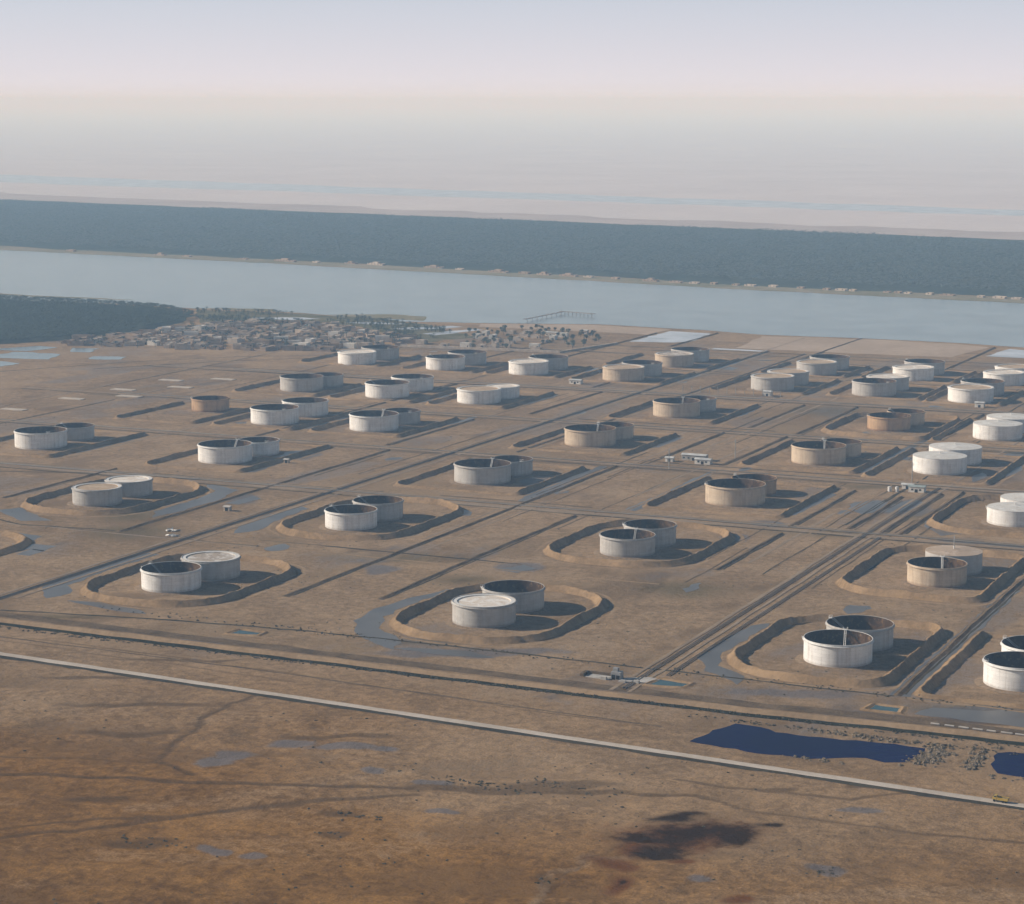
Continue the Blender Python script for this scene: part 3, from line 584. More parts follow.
# pair: row, place, (near tank), (far tank), bund
PAIRS = [
 (1,1,(-685.5,1044,Mz,'white','open',{}),(-682,1080,Mz,'grey','high',dict(deck='deck_stained')),('o',-731,-641,1000,1127,(40,34,38,38))),
 (1,2,(-490.5,1041,Mz,'grey','high',dict(deck='deck_white')),(-490.5,1078,Mz,'grey','open',{}),('o',-535,-446,997,1126,(40,36,38,38))),
 (1,3,(-298.5,1038,Mz,'white','open',dict(ladder=True)),(-297.5,1073,Mz,'grey','open',{}),('o',-347,-266,993,1122,(38,16,10,34))),
 (1,4,(-208.5,1030,Mz,'white','open',{}),(-208,1066,Mz,'white','open',{}),('r',-246,-160,990,1120,(3,3,3,3))),
 (2,1,(-878.5,1250,Mz,'grey','high',{}),(-878.5,1288,(32.2,10.6),'grey','high',dict(deck='deck_white')),('o',-924,-837,1208,1340,(36,36,38,36))),
 (2,2,(-681,1246,Mz,'white','open',{}),(-680,1281,(32.6,11.6),'grey','open',{}),('o',-724,-638,1204,1344,(38,36,38,38))),
 (2,3,(-489,1241,Mz,'grey','open',dict(ladder=True)),(-488,1276,(32.2,11.4),'grey','open',{}),('o',-537,-446,1203,1334,(38,34,36,38))),
 (2,4,(-298.5,1235,Mz,'tan','open',dict(ladder=True)),(-297.5,1270.5,(32.6,11.6),'grey','cone',dict(deck='cone_tan',pole=True)),('o',-348,-266,1190,1322,(30,10,8,24))),
 (3,1,(-1066,1443,Lz,'white','open',{}),(-1065,1487,Sz,'grey','open',{}),('r',-1115,-1026,1397,1530,(3,3,3,3))),
 (3,2,(-896,1442,Lz,'white','open',dict(ladder=True)),(-890,1482,Sz,'white','open',{}),('r',-939,-857,1398,1534,(3,3,3,3))),
 (3,3,(-679,1439,Lz,'grey','open',dict(ladder=True)),(-674,1478,Sz,'grey','open',{}),('r',-726,-633,1395,1519,(3,3,3,3))),
 (3,4,(-486,1432,Lz,'tan','open',{}),(-486,1472,Sz,'rust','open',{}),('r',-535,-441,1389,1516,(3,3,3,3))),
 (3,5,(-297,1435,Gz,'white','cone',{}),(-297,1474,Gz,'white','cone',dict(pole=True)),('o',-347,-250,1388,1520,(34,10,8,30))),
 (4,1,(-1056,1677,(32.9,10.6),'rust','open',{}),None,('r',-1102,-1025,1597,1703,(3,3,3,3))),
 (4,2,(-966,1635,Lz,'white','open',{}),(-966,1687,Fz,'white','open',{}),('r',-1005,-931,1598,1702,(3,3,3,3))),
 (4,3,(-871,1635,Lz,'white','open',dict(ladder=True)),(-866,1676,Sz,'grey','open',{}),('r',-912,-832,1599,1714,(3,3,3,3))),
 (4,4,(-676,1633,Lz,'tan','open',dict(ladder=True)),(-671,1672,Sz,'tan','open',{}),('r',-724,-630,1588,1706,(3,3,3,3))),
 (4,5,(-485,1622,Lz,'tan','open',dict(ladder=True)),(-479,1661,Sz,'tan','open',{}),('r',-533,-447,1580,1708,(3,3,3,3))),
 (4,6,(-391,1616,Wz,'white','cone',{}),(-391,1664,Wz,'white','cone',{}),('r',-435,-347,1570,1706,(3,3,3,3))),
 (5,1,(-1053,1833,Lz,'grey','open',{}),(-1047,1871,Sz,'grey','open',{}),('r',-1104,-1018,1792,1886,(3,3,3,3))),
 (5,2,(-958,1825,Lz,'white','open',{}),(-959,1878,Fz,'white','open',{}),('r',-1000,-917,1788,1900,(3,3,3,3))),
 (5,3,(-864,1824,Fz,'white','high',{}),(-858,1862,Sz,'white','high',dict(deck='deck_white')),('r',-899,-825,1788,1904,(3,3,3,3))),
 (5,4,(-671,1816,Lz,'tan','open',dict(ladder=True)),(-665,1855,Sz,'grey','open',{}),('r',-719,-626,1775,1904,(3,3,3,3))),
 (5,5,(-482,1812,(35.4,11.3),'rust','open',{}),(-477,1848,Sz,'tan','open',{}),('o',-529,-441,1760,1890,(30,8,6,22))),
 (5,6,(-389,1800,Wz,'white','cone',{}),(-388,1844,Wz,'white','cone',{}),('r',-433,-340,1758,1890,(3,3,3,3))),
 (6,1,(-1108,2044,Fz,'white','high',dict(deck='deck_white')),(-1106,2092,Fz,'grey','open',{}),('r',-1166,-1076,2026,2126,(3,3,3,3))),
 (6,2,(-1004,2040,Fz,'white','open',{}),(-1003,2089,Fz,'grey','open',{}),('r',-1042,-964,2016,2104,(3,3,3,3))),
 (6,3,(-911,2039,Fz,'white','high',dict(deck='deck_white')),(-909,2084,Fz,'grey','open',{}),('r',-948,-872,2014,2110,(3,3,3,3))),
 (6,4,(-806,2031,Lz,'tan','high',dict(deck='deck_tan')),(-804,2076,Fz,'grey','open',{}),('r',-852,-759,2006,2106,(3,3,3,3))),
 (6,5,(-651,2022,Lz,'grey','high',{}),(-650,2067,Fz,'grey','high',{}),('r',-702,-612,1988,2108,(3,3,3,3))),
 (6,6,(-553,2023,Lz,'grey','open',{}),(-552,2067,Fz,'grey','high',dict(deck='deck_white')),('r',-590,-506,1999,2104,(3,3,3,3))),
 (6,7,(-461,2015,Lz,'white','high',{}),(-462,2067,Fz,'grey','open',{}),('r',-497,-430,1990,2095,(3,3,3,3))),
 (7,1,(-802,2162,Fz,'tan','high',dict(deck='deck_stained')),(-802,2210,Fz,'grey','open',{}),('r',-868,-758,2134,2239,(3,3,3,3))),
 (7,2,(-648,2154,Fz,'grey','high',{}),(-649,2202,Fz,'grey','open',{}),('r',-701,-615,2134,2229,(3,3,3,3))),
 (7,3,(-549,2150,Fz,'white','high',dict(deck='deck_white')),(-551,2202,Fz,'grey','open',{}),('r',-597,-506,2133,2230,(3,3,3,3))),
 (7,4,(-460,2149,Wz,'white','high',dict(deck='deck_white')),(-460,2200,Wz,'white','high',{}),('r',-497,-410,2133,2230,(3,3,3,3)))]
loops = []
for row, pl, a, b, bd in PAIRS:
    rowname = LBR[row] + ' row' + ('' if row == 7 else ' from foreground' if row > 1 else '')
    rowname = 'front row' if row == 1 else rowname
    for t, who in ((a, 'near'), (b, 'far')):
        if t is None: continue
        x, y, (D, h), c, rf, kw = t
        if b is None: lab = 'single rusty open-topped tank at left end of fourth row from foreground'
        else: lab = '%s %s tank, %s one of %s pair from left, %s' % (COLW[c], ROOFW[rf], who, ORD[pl], rowname)
        tank(x, y, D, h, c, rf, lab, **kw)
    ty, x0, x1, y0, y1, rr = bd
    oval = ty == 'o'
    o = obj('earth_bund', bank_mesh('earth_bund', rrect(x0, x1, y0, y1, rr), 5.8 if oval else 5.6, 1.1 if oval else 1.0, 3.1 if oval else 2.6, True, 3.2, 'bank', None if oval else (lambda d: .42+.58*abs(d.y))))
    loops.append(1); lp = rrect(x0-8, x1+8, y0-8, y1+8, [q+8 for q in rr]); ribbon('track', lp+[lp[0]], 2.2, .02+.0008*len(loops), 'track', 7, .5, .01, wob=1.2)
    tag(o, ('%s earth bund around %s, %s' % ('rounded' if oval else 'rectangular', 'the single rusty tank' if b is None else ORD[pl]+' tank pair from left', rowname)), 'bund', 'earth bunds around the tanks')
o = obj('earth_bund', bank_mesh('earth_bund', rrect(-922, -832, 1000, 1132, (38, 36, 38, 36)), 8.0, 1.8, 2.9, True, 4))
tag(o, 'end of a rounded earth bund cut off by the left picture edge', 'bund', 'earth bunds around the tanks')

# ------------------------------------------------------------------ pipelines
def pipeline(pts_list, label, r=.24, sleepers=True, mat='pipe'):
    t = empty('pipeline', (*pts_list[0][0], 0)); tag(t, label, 'pipeline', 'pipelines of the tank farm'); o0 = Vector((*pts_list[0][0], 0))
    for pts in pts_list:
        prof = [(r*math.cos(R(a)), r+.12+r*math.sin(R(a))) for a in range(0, 360, 45)]; prof.append(prof[0])
        v, f = sweep([Vector(p) for p in resample(pts, 60)], prof); v = [tuple(Vector(p)-o0) for p in v]
        me = mesh('pipe_run', v, f, M[mat]); fixn(me); obj('pipe', me, t)
    if sleepers:
        P = resample(pts_list[len(pts_list)//2], 26); wd = (Vector(pts_list[0][0])-Vector(pts_list[-1][0])).length/2+.8; mb = MB()
        for i in range(1, len(P)-1):
            d = (P[i+1]-P[i-1]).normalized(); n = Vector((-d.y, d.x)); a = P[i]+n*wd; b = P[i]-n*wd
            mb.bar(Vector((a.x, a.y, .0))-o0, Vector((b.x, b.y, .0))-o0, .2)
        q = obj('sleeper', mb.me('sleepers', M['gravel']), t); q['kind'] = 'stuff'
    return t
def run(x, y0, y1, n, sp=1.3, horiz=False): return [[(y0, x+i*sp), (y1, x+i*sp)] if horiz else [(x+i*sp, y0), (x+i*sp, y1)] for i in range(n)]
pipeline(run(-756.5, 960, 2330, 3), 'three grey pipes side by side along the long road left of centre')
pipeline(run(-374.4, 945, 1545, 2, 1.5), 'two grey pipes between twin tracks of the road right of centre')
pipeline(run(-364, 975, 1350, 2, 1.4), 'pair of grey pipes along right edge of the road right of centre')
pipeline(run(1359, -1250, -150, 3, 1.2, True), 'three grey pipes crossing the farm between second and third tank rows')
pipeline(run(1552, -1200, -170, 2, 1.2, True), 'two grey pipes crossing the farm between third and fourth tank rows')
pipeline(run(1744, -1200, -200, 2, 1.2, True), 'two grey pipes crossing the farm between fourth and fifth tank rows')
pipeline(run(1949, -1200, -260, 3, 1.3, True), 'three grey pipes crossing the farm between fifth and sixth tank rows')
pipeline(run(-712, 1570, 2320, 2, 1.3), 'two grey pipes beside the track left of the tan tanks')
pipeline([[(-229+k*6.2, 944.5-k*.24), (-229+k*6.2+random.uniform(3.6, 5.4), 944.3-k*.24)] for k in range(17)], 'row of loose pale pipe lengths beside causeway near right picture edge', .42, False, 'concrete')

# ------------------------------------------------------------------ buildings of the farm
def shed(x, y, L, W, h, label, cat, group=None, wall='concrete', roof='roof_sheet', rz=0.0, pitch=.9, name='pump_house', nwin=3):
    t = empty(name, (x, y, 0), rz); tag(t, label, cat, group)
    obj('wall', MB().box(-L/2, L/2, -W/2, W/2, 0, h).me('wall', M[wall]), t)
    rb = MB(); e = .6; b = len(rb.v)
    rb.v += [(-L/2-e,-W/2-e,h+.01),(L/2+e,-W/2-e,h+.01),(L/2+e,W/2+e,h+.01),(-L/2-e,W/2+e,h+.01),(-L/2-e,0,h+pitch),(L/2+e,0,h+pitch)]
    rb.f += [(0,1,5,4),(2,3,4,5),(1,2,5),(3,0,4),(0,3,2,1)]
    obj('roof', rb.me('roof', M[roof]), t)
    obj('door', MB().box(-1.1, 1.1, -W/2-.06, -W/2+.05, 0, 2.3).me('door', M['dark_open']), t)
    for i in range(nwin):
        cx = -L/2 + L*(i+.5)/nwin
        if abs(cx) < 2.2: cx += 3.2
        if cx > L/2-1: continue
        obj('window', MB().box(cx-.8, cx+.8, -W/2-.05, -W/2+.05, 1.3, 2.5).me('window', M['glass']), t)
    return t
shed(-573, 1592, 19, 7, 4.2, 'long pale-roofed pump house beside central road crossing', 'building', nwin=5)
shed(-561, 1578, 12, 6, 3.6, 'small grey shed at right end of central pump house', 'building', wall='whitewash', nwin=2)
shed(-588, 1578, 6, 4, 3.0, 'little white hut left of central pump house', 'building', wall='whitewash', name='hut', nwin=1)
shed(-384, 1524, 11, 6, 4.0, 'shed with grey-green roof at valve station right of centre', 'building', wall='whitewash', roof='roof_teal', nwin=2)
shed(-393, 1533, 8, 3, 3.2, 'narrow white open shed behind the valve station', 'building', wall='whitewash', nwin=1)
def drum(x, y, r, h, label):
    t = empty('storage_drum', (x, y, 0)); tag(t, label, 'drum', 'white drums of the valve station')
    obj('drum_body', MB().rev([(r, 0), (r, h), (r*.6, h+r*.22), (.01, h+r*.3)], 18).me('drum_body', M['white_steel'], False), t)
    obj('drum_rim', MB().rev([(r+.01, h-.1), (r+.12, h-.1), (r+.12, h+.05), (r+.01, h+.05)], 18).me('drum_rim', M['grey_steel']), t)
    return t
drum(-402, 1518, 1.4, 3.2, 'small white drum, left of the two beside valve station')
drum(-397, 1519, 1.4, 3.2, 'small white drum, right of the two beside valve station')
shed(-836, 1983, 12, 6, 3.8, 'white hut with pale roof on far road left of centre', 'building', wall='whitewash', name='hut', nwin=2)
shed(-640, 1974, 8, 5, 4.2, 'white hut in front of far grey tank pair right of centre', 'building', wall='whitewash', name='hut', nwin=1)
shed(-444, 1978, 8, 5, 4.2, 'white hut beside far road near right picture edge', 'building', wall='whitewash', name='hut', nwin=1)
shed(-848, 1452, 3.6, 3, 2.6, 'tiny pale kiosk on bund beside left white tank pair', 'building', wall='mud_pale', name='kiosk', nwin=1, roof='concrete')
shed(-783, 1262, 4.4, 3.2, 2.8, 'tiny pale kiosk by roadside right of left rounded bund', 'building', wall='mud_pale', name='kiosk', nwin=1, roof='concrete')
shed(-1034, 2380, 14, 7, 4.5, 'long pale house by embankment near river bank', 'building', wall='mud_pale', name='riverside_house', nwin=3)
shed(-1010, 2420, 9, 6, 4, 'small pale house nearest the river bank', 'building', wall='mud_pale', name='riverside_house', nwin=2)
# pump pit near the causeway
pt = empty('pump_pit', (-384, 960, 0)); tag(pt, 'grey concrete pump pit with ruined house beside the causeway', 'pump pit')
obj('apron', MB().prism([(-15,-2),(-2,-3.5),(-1,2.5),(-13,3.5)], .02, .35).me('apron', M['concrete']), pt)
obj('apron', MB().prism([(3,-4),(17,-1),(20,7),(14,9),(4,3)], .02, .3).me('apron', M['concrete']), pt)
obj('pit_wall', MB().box(-17,-15.2,-2.4,4,0,1.6).box(-15.2,-3,3.6,4.4,0,1.5).me('pit_wall', M['rough_bank']), pt)
obj('house_wall', MB().box(-1.6, 3.2, -1.6, 2.6, 0, 3.6).box(-1.2, 1.2, 0, 2.2, 3.6, 5.2).me('house_wall', M['grey_steel']), pt)
obj('opening', MB().box(-1.2, .6, -1.72, -1.55, 0, 2.4).box(1.2, 2.8, -1.72, -1.55, .3, 2.2).me('opening', M['dark_open']), pt)
for k, (bx, by, s) in enumerate(((-4.5,-3.2,1.4),(6,-4.6,1.2),(-3.2,-1,1.0),(12,-3,1.3))):
    obj('block', MB().box(bx-s, bx+s, by-s*.6, by+s*.6, 0, s).me('block', M['concrete']), pt)
for k, (bx, by, L, W, lab) in enumerate(((-777,1186,9,5,'heap of pale scrap and pipes beside left road crossing, nearer heap'),(-768,1172,7,4,'heap of pale scrap beside left road crossing, farther right heap'))):
    t = empty('scrap_heap', (bx, by, 0)); tag(t, lab, 'scrap heap')
    for i in range(14):
        a = random.uniform(0, 6.28); c = Vector((random.uniform(-L/2, L/2), random.uniform(-W/2, W/2), .5)); d = Vector((math.cos(a), math.sin(a), random.uniform(-.1, .3)))*random.uniform(.8, 2.2)
        obj('pipe_piece', MB().bar(c-d, c+d, random.uniform(.2, .45)).me('pipe_piece', M[random.choice(['white_steel','grey_steel','concrete'])]), t)
for i, (x, y) in enumerate([(-1216,1608),(-1212,1689),(-1206,1763),(-1205,1843),(-1174,1725),(-1167,1801),(-1163,1871)]):
    o = obj('concrete_slab', MB().prism([(-12,-4.5),(12,-4),(12.3,4.6),(-11.8,4.2)], 0, .6).me('concrete_slab', M['pale_slab']), None, None, (x, y, 0))
    line = 'left line' if i < 4 else 'right line'; k = i if i < 4 else i-4
    tag(o, 'bare pale concrete slab left of tanks, %s, %s from foreground' % (line, ORD[k+1]), 'slab', 'bare slabs left of the tanks')
# low wall round the riverside settlement
o = obj('boundary_wall', MB().prism([(-1140,2203),(-955,2220),(-955,2222),(-1140,2205.2)], 0, 2.6).prism([(-955,2222.1),(-932,2330),(-934,2330),(-957,2222.1)], 0, 2.0).me('boundary_wall', M['mud_pale']))
tag(o, 'long pale boundary wall in front of the tree-shaded riverside settlement', 'wall')
# posts along the far road
pm = MB().bar((0,0,0),(0,0,6.5),.22).bar((-.9,0,6.0),(.9,0,6.0),.1).me('utility_pole', M['timber'])
for i in range(12):
    o = obj('utility_pole', pm, None, None, (-720+i*8.5, 1965+i*.5, 0)); tag(o, 'short dark pole in the close row along the far central road', 'pole', 'poles along the far road')
for x, y, lab in ((-576,1544,'tall thin mast beside central pump house'),(-397,1560,'tall thin mast behind the right valve station'),(-547,1610,'thin mast right of central pump house')):
    o = obj('mast', MB().bar((0,0,0),(0,0,15),.2).bar((-1.2,0,13.5),(1.2,0,13.5),.12).bar((-.9,0,12.3),(.9,0,12.3),.1).me('mast', M['grey_steel']), None, None, (x, y, 0)); tag(o, lab, 'mast')

# yellow lorry on the main road
def lorry(x, y, rz):
    t = empty('lorry', (x, y, .38), rz); tag(t, 'small yellow lorry on the pale road at right picture edge', 'lorry')
    obj('chassis', MB().box(-3.1, 2.9, -.5, .5, .55, .8).me('chassis', M['grey_steel']), t)
    cab = MB(); b = [(1.2,-1.1),(2.9,-1.1),(2.9,1.1),(1.2,1.1)]; top = [(1.25,-1.0),(2.35,-1.0),(2.35,1.0),(1.25,1.0)]
    cab.prism(b, .8, 1.75); k = len(cab.v); cab.v += [(q[0],q[1],1.75) for q in b] + [(q[0],q[1],2.55) for q in top]
    cab.f += [tuple(k+i for i in q) for q in ((0,1,5,4),(1,2,6,5),(2,3,7,6),(3,0,4,7),(4,5,6,7))]
    c = obj('cab', cab.me('cab', M['yellow_paint']), t)
    obj('windscreen', MB().prism([(2.45,-.85),(2.72,-.85),(2.72,.85),(2.45,.85)], 1.85, 2.35).me('windscreen', M['glass']), c)
    for s in (-1, 1): obj('side_window', MB().box(1.45, 2.3, s*1.06-.03, s*1.06+.03, 1.8, 2.35).me('side_window', M['glass']), c)
    obj('tipper_body', MB().box(-3.2,1.0,-1.2,1.2,.85,1.0).box(-3.2,1.0,-1.2,-1.08,1.0,1.9).box(-3.2,1.0,1.08,1.2,1.0,1.9).box(-3.2,-3.08,-1.08,1.08,1.0,1.9).box(.88,1.0,-1.08,1.08,1.0,2.1).me('tipper_body', M['yellow_paint']), t)
    obj('load', MB().prism([(-3,-1),(.8,-1),(.8,1),(-3,1)], 1.0, 1.6).me('load', M['spoil']), t)
    wm = bpy.data.meshes.new('wheel'); bm = bmesh.new(); bmesh.ops.create_cone(bm, cap_ends=True, segments=16, radius1=.52, radius2=.52, depth=.34, matrix=Matrix.Rotation(R(90), 4, 'X')); bm.to_mesh(wm); bm.free(); wm.materials.append(M['tyre'])
    for wx in (-2.4, -1.2, 2.1):
        for s in (-1, 1): obj('wheel', wm, t, None, (wx, s*.98, .52))
    for s in (-1, 1): obj('headlight', MB().box(2.88, 2.94, s*.75-.16, s*.75+.16, 1.0, 1.3).me('headlight', M['white_steel']), t)
lorry(-177, 846.3, R(176))

# ------------------------------------------------------------------ jetty
j = empty('jetty', (-1120, 2500, 0), 0); tag(j, 'dark timber jetty running out into the river behind the settlement', 'jetty')
def beam(a, b, wd, z0, z1):
    a = Vector(a); b = Vector(b); d = (b-a).normalized(); n = Vector((-d.y, d.x))*wd/2
    return MB().prism([tuple(a-n), tuple(b-n), tuple(b+n), tuple(a+n)], z0, z1)
obj('deck', beam((-12, 20), (-8, 132), 4, 3.0, 3.5).me('deck', M['timber']), j)
obj('head_deck', beam((-14, 136), (40, 121), 5, 3.0, 3.5).me('head_deck', M['timber']), j)
pm = MB().bar((0,0,-2),(0,0,3.2),.3).me('pile', M['timber'])
for i in range(8): obj('pile', pm, j, None, (-11.5+i*.5, 28+i*14, 0))
for i in range(9): obj('pile', pm, j, None, (-12+i*6, 135-i*1.7, 0))

# ------------------------------------------------------------------ houses
def house_mesh(name, L, W, h, wing, mat):
    mb = MB()
    def block(x0, x1, y0, y1, z1):
        t = .35
        mb.box(x0, x1, y0, y1, 0, z1-.5)
        mb.box(x0, x1, y0, y0+t, z1-.5, z1); mb.box(x0, x1, y1-t, y1, z1-.5, z1); mb.box(x0, x0+t, y0+t, y1-t, z1-.5, z1); mb.box(x1-t, x1, y0+t, y1-t, z1-.5, z1)
    block(-L/2, L/2, -W/2, W/2, h)
    if wing: block(-L/2-.01, -L/2+W*.8, -W/2-wing, -W/2-.01, h*.8); mb.box(L/2-.4, L/2, -W/2-wing, -W/2-.01, 0, 1.8); mb.box(-L/2+W*.8+.01, L/2-.4, -W/2-wing, -W/2-wing+.35, 0, 1.8)
    return mb.me(name, M[mat])
HM = [house_mesh('house', 11, 6, 3.8, 0, 'mud_pale'), house_mesh('house', 14, 6, 3.6, 6, 'mud_wall'), house_mesh('house', 9, 7, 4.6, 5, 'mud_pale'), house_mesh('house', 16, 7, 4.0, 7, 'mud_wall'), house_mesh('house', 12, 7, 5.2, 0, 'whitewash')]
HD = MB().box(-.6, .6, -.05, .05, 0, 2.1).me('house_door', M['dark_open'])
def house(x, y, rz, k, label, group, sc=1.0, name='village_house'):
    t = empty(name, (x, y, 0), rz); t.scale = (sc, sc, sc); tag(t, label, 'house', group)
    obj('wall', HM[k], t); L, W, wg = ((11,6,0),(14,6,6),(9,7,5),(16,7,7),(12,7,0))[k]
    d = obj('door', HD, t, None, (L/2-2.4, -W/2-.06, 0)); return t
def inside(x, y, poly):
    c = False; n = len(poly)
    for i in range(n):
        (x0, y0), (x1, y1) = poly[i], poly[(i+1) % n]
        if (y0 > y) != (y1 > y) and x < (x1-x0)*(y-y0)/(y1-y0)+x0: c = not c
    return c
VILL = [(-1490,2062),(-1508,2110),(-1480,2200),(-1470,2330),(-1400,2390),(-1330,2385),(-1260,2330),(-1180,2290),(-1130,2240),(-1190,2130),(-1320,2090)]
used = []
def scatter(poly, n, dmin, tries=4000):
    xs_ = [p[0] for p in poly]; ys_ = [p[1] for p in poly]; out = []
    for _ in range(tries):
        if len(out) >= n: break
        x = random.uniform(min(xs_), max(xs_)); y = random.uniform(min(ys_), max(ys_))
        if inside(x, y, poly) and all((x-a)**2+(y-b)**2 > dmin**2 for a, b in used): out.append((x, y)); used.append((x, y))
    return out
for x, y in scatter(VILL, 200, 13.5):
    k = random.choices(range(5), (4, 4, 3, 3, 1))[0]
    house(x, y, R(random.choice([0, 90, 180, 270])+random.uniform(-18, 18)+15), k, 'small flat-roofed mud house crowded in the village beyond the left tanks', 'houses of the riverside village', random.uniform(.95, 1.45))
TOWN = [(-1050,2214),(-975,2236),(-965,2300),(-1000,2380),(-1060,2415),(-1120,2360),(-1085,2280)]
for x, y in scatter(TOWN, 22, 15):
    house(x, y, R(random.choice([0, 90, 180])+6), random.choice([0, 2, 4]), 'small pale house among trees of the settlement behind the boundary wall', 'houses of the walled settlement', .95, 'settlement_house')
for x, y, l in ((-1095,2224,'leftmost'),(-1074,2233,'middle'),(-1053,2231,'rightmost')):
    house(x, y, R(5), 2 if l != 'middle' else 4, 'small white house, %s of three outside the far boundary wall' % l, 'white houses by the boundary wall', .95, 'white_house')
FARH = [(-1930,3296,54),(-1801,3291,27),(-1752,3288,40),(-1635,3267,45),(-1499,3224,44),(-1449,3213,22),(-1413,3207,28),(-1366,3195,37),(-1330,3190,18),(-1215,3157,30),(-1172,3150,24),(-1141,3145,18),(-1074,3138,12),(-1051,3136,20),(-1014,3131,15),(-929,3116,11),(-907,3114,20),(-889,3112,11),(-838,3108,11),(-822,3107,11),(-807,3104,11),(-748,3095,25),(-699,3085,11),(-672,3080,22),(-2207,3338,28),(-2146,3328,21),(-2412,3360,22),(-648,3078,16),(-2020,3312,16),(-1870,3296,14),(-1580,3250,16),(-1280,3176,14),(-1110,3143,10),(-970,3124,12),(-775,3101,9)]
for i, (x, y, L) in enumerate(FARH):
    L = max(9, L*.8); h = random.uniform(2.2, 3.4)
    mb = MB().box(-L/2, L/2, -4, 4, 0, h-.5).box(-L/2, L/2, -4, -3.7, h-.5, h).box(-L/2, L/2, 3.7, 4, h-.5, h)
    if L > 20: mb.box(-L*.15, L*.2, -3.6, 3.6, h-.49, h+2.2)
    t = empty('far_bank_house', (x, y+14, 0), R(-10.5)); tag(t, 'low pale house in the line along the far river bank', 'house', 'houses along the far river bank')
    obj('wall', mb.me('far_house', M[random.choice(['mud_wall', 'mud_pale', 'mud_wall'])]), t)
    n = max(1, int(L/6)); wm_ = MB()
    for k in range(n): obj('window', MB().box(-.7, .7, -.05, .05, 1.2, 2.6).me('far_window', M['dark_open']), t, None, (-L/2+L*(k+.5)/n, -4.06, 0))

# ------------------------------------------------------------------ vegetation
def palms_mesh(name, pts, fr, seglen, h0, h1, trunk, mat, rad):
    """one mesh of many palms: drooping fronds around a crown, optional trunk"""
    V = []; F = []; base = 0; n = len(pts)
    pts = np.array(pts); hs = rng.uniform(h0, h1, n); rs = rng.uniform(.75, 1.2, n)*rad; a0 = rng.uniform(0, 6.28, n)
    verts = []; faces = []
    per = fr*5
    for k in range(fr):
        a = a0 + 6.2832*k/fr + rng.uniform(-.25, .25, n); el = rng.uniform(.0, .95, n)*(1 if k % 2 else .5)
        ca, sa = np.cos(a), np.sin(a); wd = rs*.26
        x0, y0, z0 = pts[:, 0], pts[:, 1], hs
        mx = x0+ca*rs*.55*np.cos(el); my = y0+sa*rs*.55*np.cos(el); mz = z0+rs*.55*np.sin(el)
        tx = x0+ca*rs*1.0; ty = y0+sa*rs*1.0; tz = mz-rs*rng.uniform(.15, .6, n)
        q = [np.stack([x0, y0, z0], -1), np.stack([mx-sa*wd, my+ca*wd, mz-rs*.07], -1), np.stack([mx+sa*wd, my-ca*wd, mz-rs*.07], -1), np.stack([tx, ty, tz], -1)]
        b = len(verts)*n
        i = np.arange(n)
        faces += [np.stack([b+i, b+2*n+i, b+n+i], -1), np.stack([b+n+i, b+2*n+i, b+3*n+i], -1)]
        verts += q
    if trunk:
        b = len(verts)*n; i = np.arange(n)
        for z in (0, 1):
            for k in range(3):
                a = 2.094*k; verts.append(np.stack([pts[:, 0]+.32*math.cos(a), pts[:, 1]+.32*math.sin(a), hs*z], -1))
        for k in range(3):
            k2 = (k+1) % 3; faces += [np.stack([b+k*n+i, b+k2*n+i, b+(3+k2)*n+i], -1), np.stack([b+k*n+i, b+(3+k2)*n+i, b+(3+k)*n+i], -1)]
    v = np.concatenate(verts).astype(np.float32); f = np.concatenate(faces).astype(np.int32)
    me = bpy.data.meshes.new(name); me.vertices.add(len(v)); me.vertices.foreach_set('co', v.ravel())
    me.loops.add(f.size); me.loops.foreach_set('vertex_index', f.ravel()); me.polygons.add(len(f))
    me.polygons.foreach_set('loop_start', np.arange(0, f.size, 3, dtype=np.int32)); me.polygons.foreach_set('loop_total', np.full(len(f), 3, dtype=np.int32))
    me.update(); me.materials.append(M[mat]); return me
# the palm belt beyond the river
x = rng.uniform(-4300, -150, 150000); y = rng.uniform(2950, 5200, 150000)
fx = [p[0] for p in far_line]; fy = [p[1] for p in far_line]
lo = np.interp(x, fx, fy)+80+rng.uniform(0, 30, x.size); hi = np.interp(x, [-6000, -3724, -2064, -884, 4200], [5400, 4897, 4529, 4267, 3500])+(fbm(x, y*0, 160, 7, 3)-.5)*120
cx_ = x*math.cos(R(YAW))+y*math.sin(R(YAW)); cz_ = -x*math.sin(R(YAW))+y*math.cos(R(YAW))
k = (y > lo) & (y < hi) & (np.abs(cx_/cz_) < .275)
tag(obj('palm_belt', palms_mesh('palm_belt', np.stack([x, y], -1)[k][:62000], 6, 1, 8, 10.5, False, 'haze_paled_palm_leaf', 3.3)), 'dense belt of date palms on the far side of the river', 'palm grove', kind='stuff')
GROVE = [(-1750,1960),(-1560,2045),(-1525,2100),(-1500,2170),(-1500,2270),(-1520,2370),(-1545,2420),(-1640,2490),(-1759,2512),(-2000,2515),(-2250,2400)]
def fill(poly, n):
    out = []; xs_ = [p[0] for p in poly]; ys_ = [p[1] for p in poly]
    while len(out) < n:
        a, b = random.uniform(min(xs_), max(xs_)), random.uniform(min(ys_), max(ys_))
        if inside(a, b, poly): out.append((a, b))
    return out
sheet('grove_floor', GROVE, .12, 'grove_floor', 8, 25)
tag(obj('palm_grove', palms_mesh('palm_grove', fill(GROVE, 14000), 8, 1, 5, 6.6, False, 'palm_leaf', 3.0)), 'dark date palm grove on the near river bank at left', 'palm grove', kind='stuff')
earth('garden', (.085, .090, .048), (.20, .175, .115), .03, .2, .3)
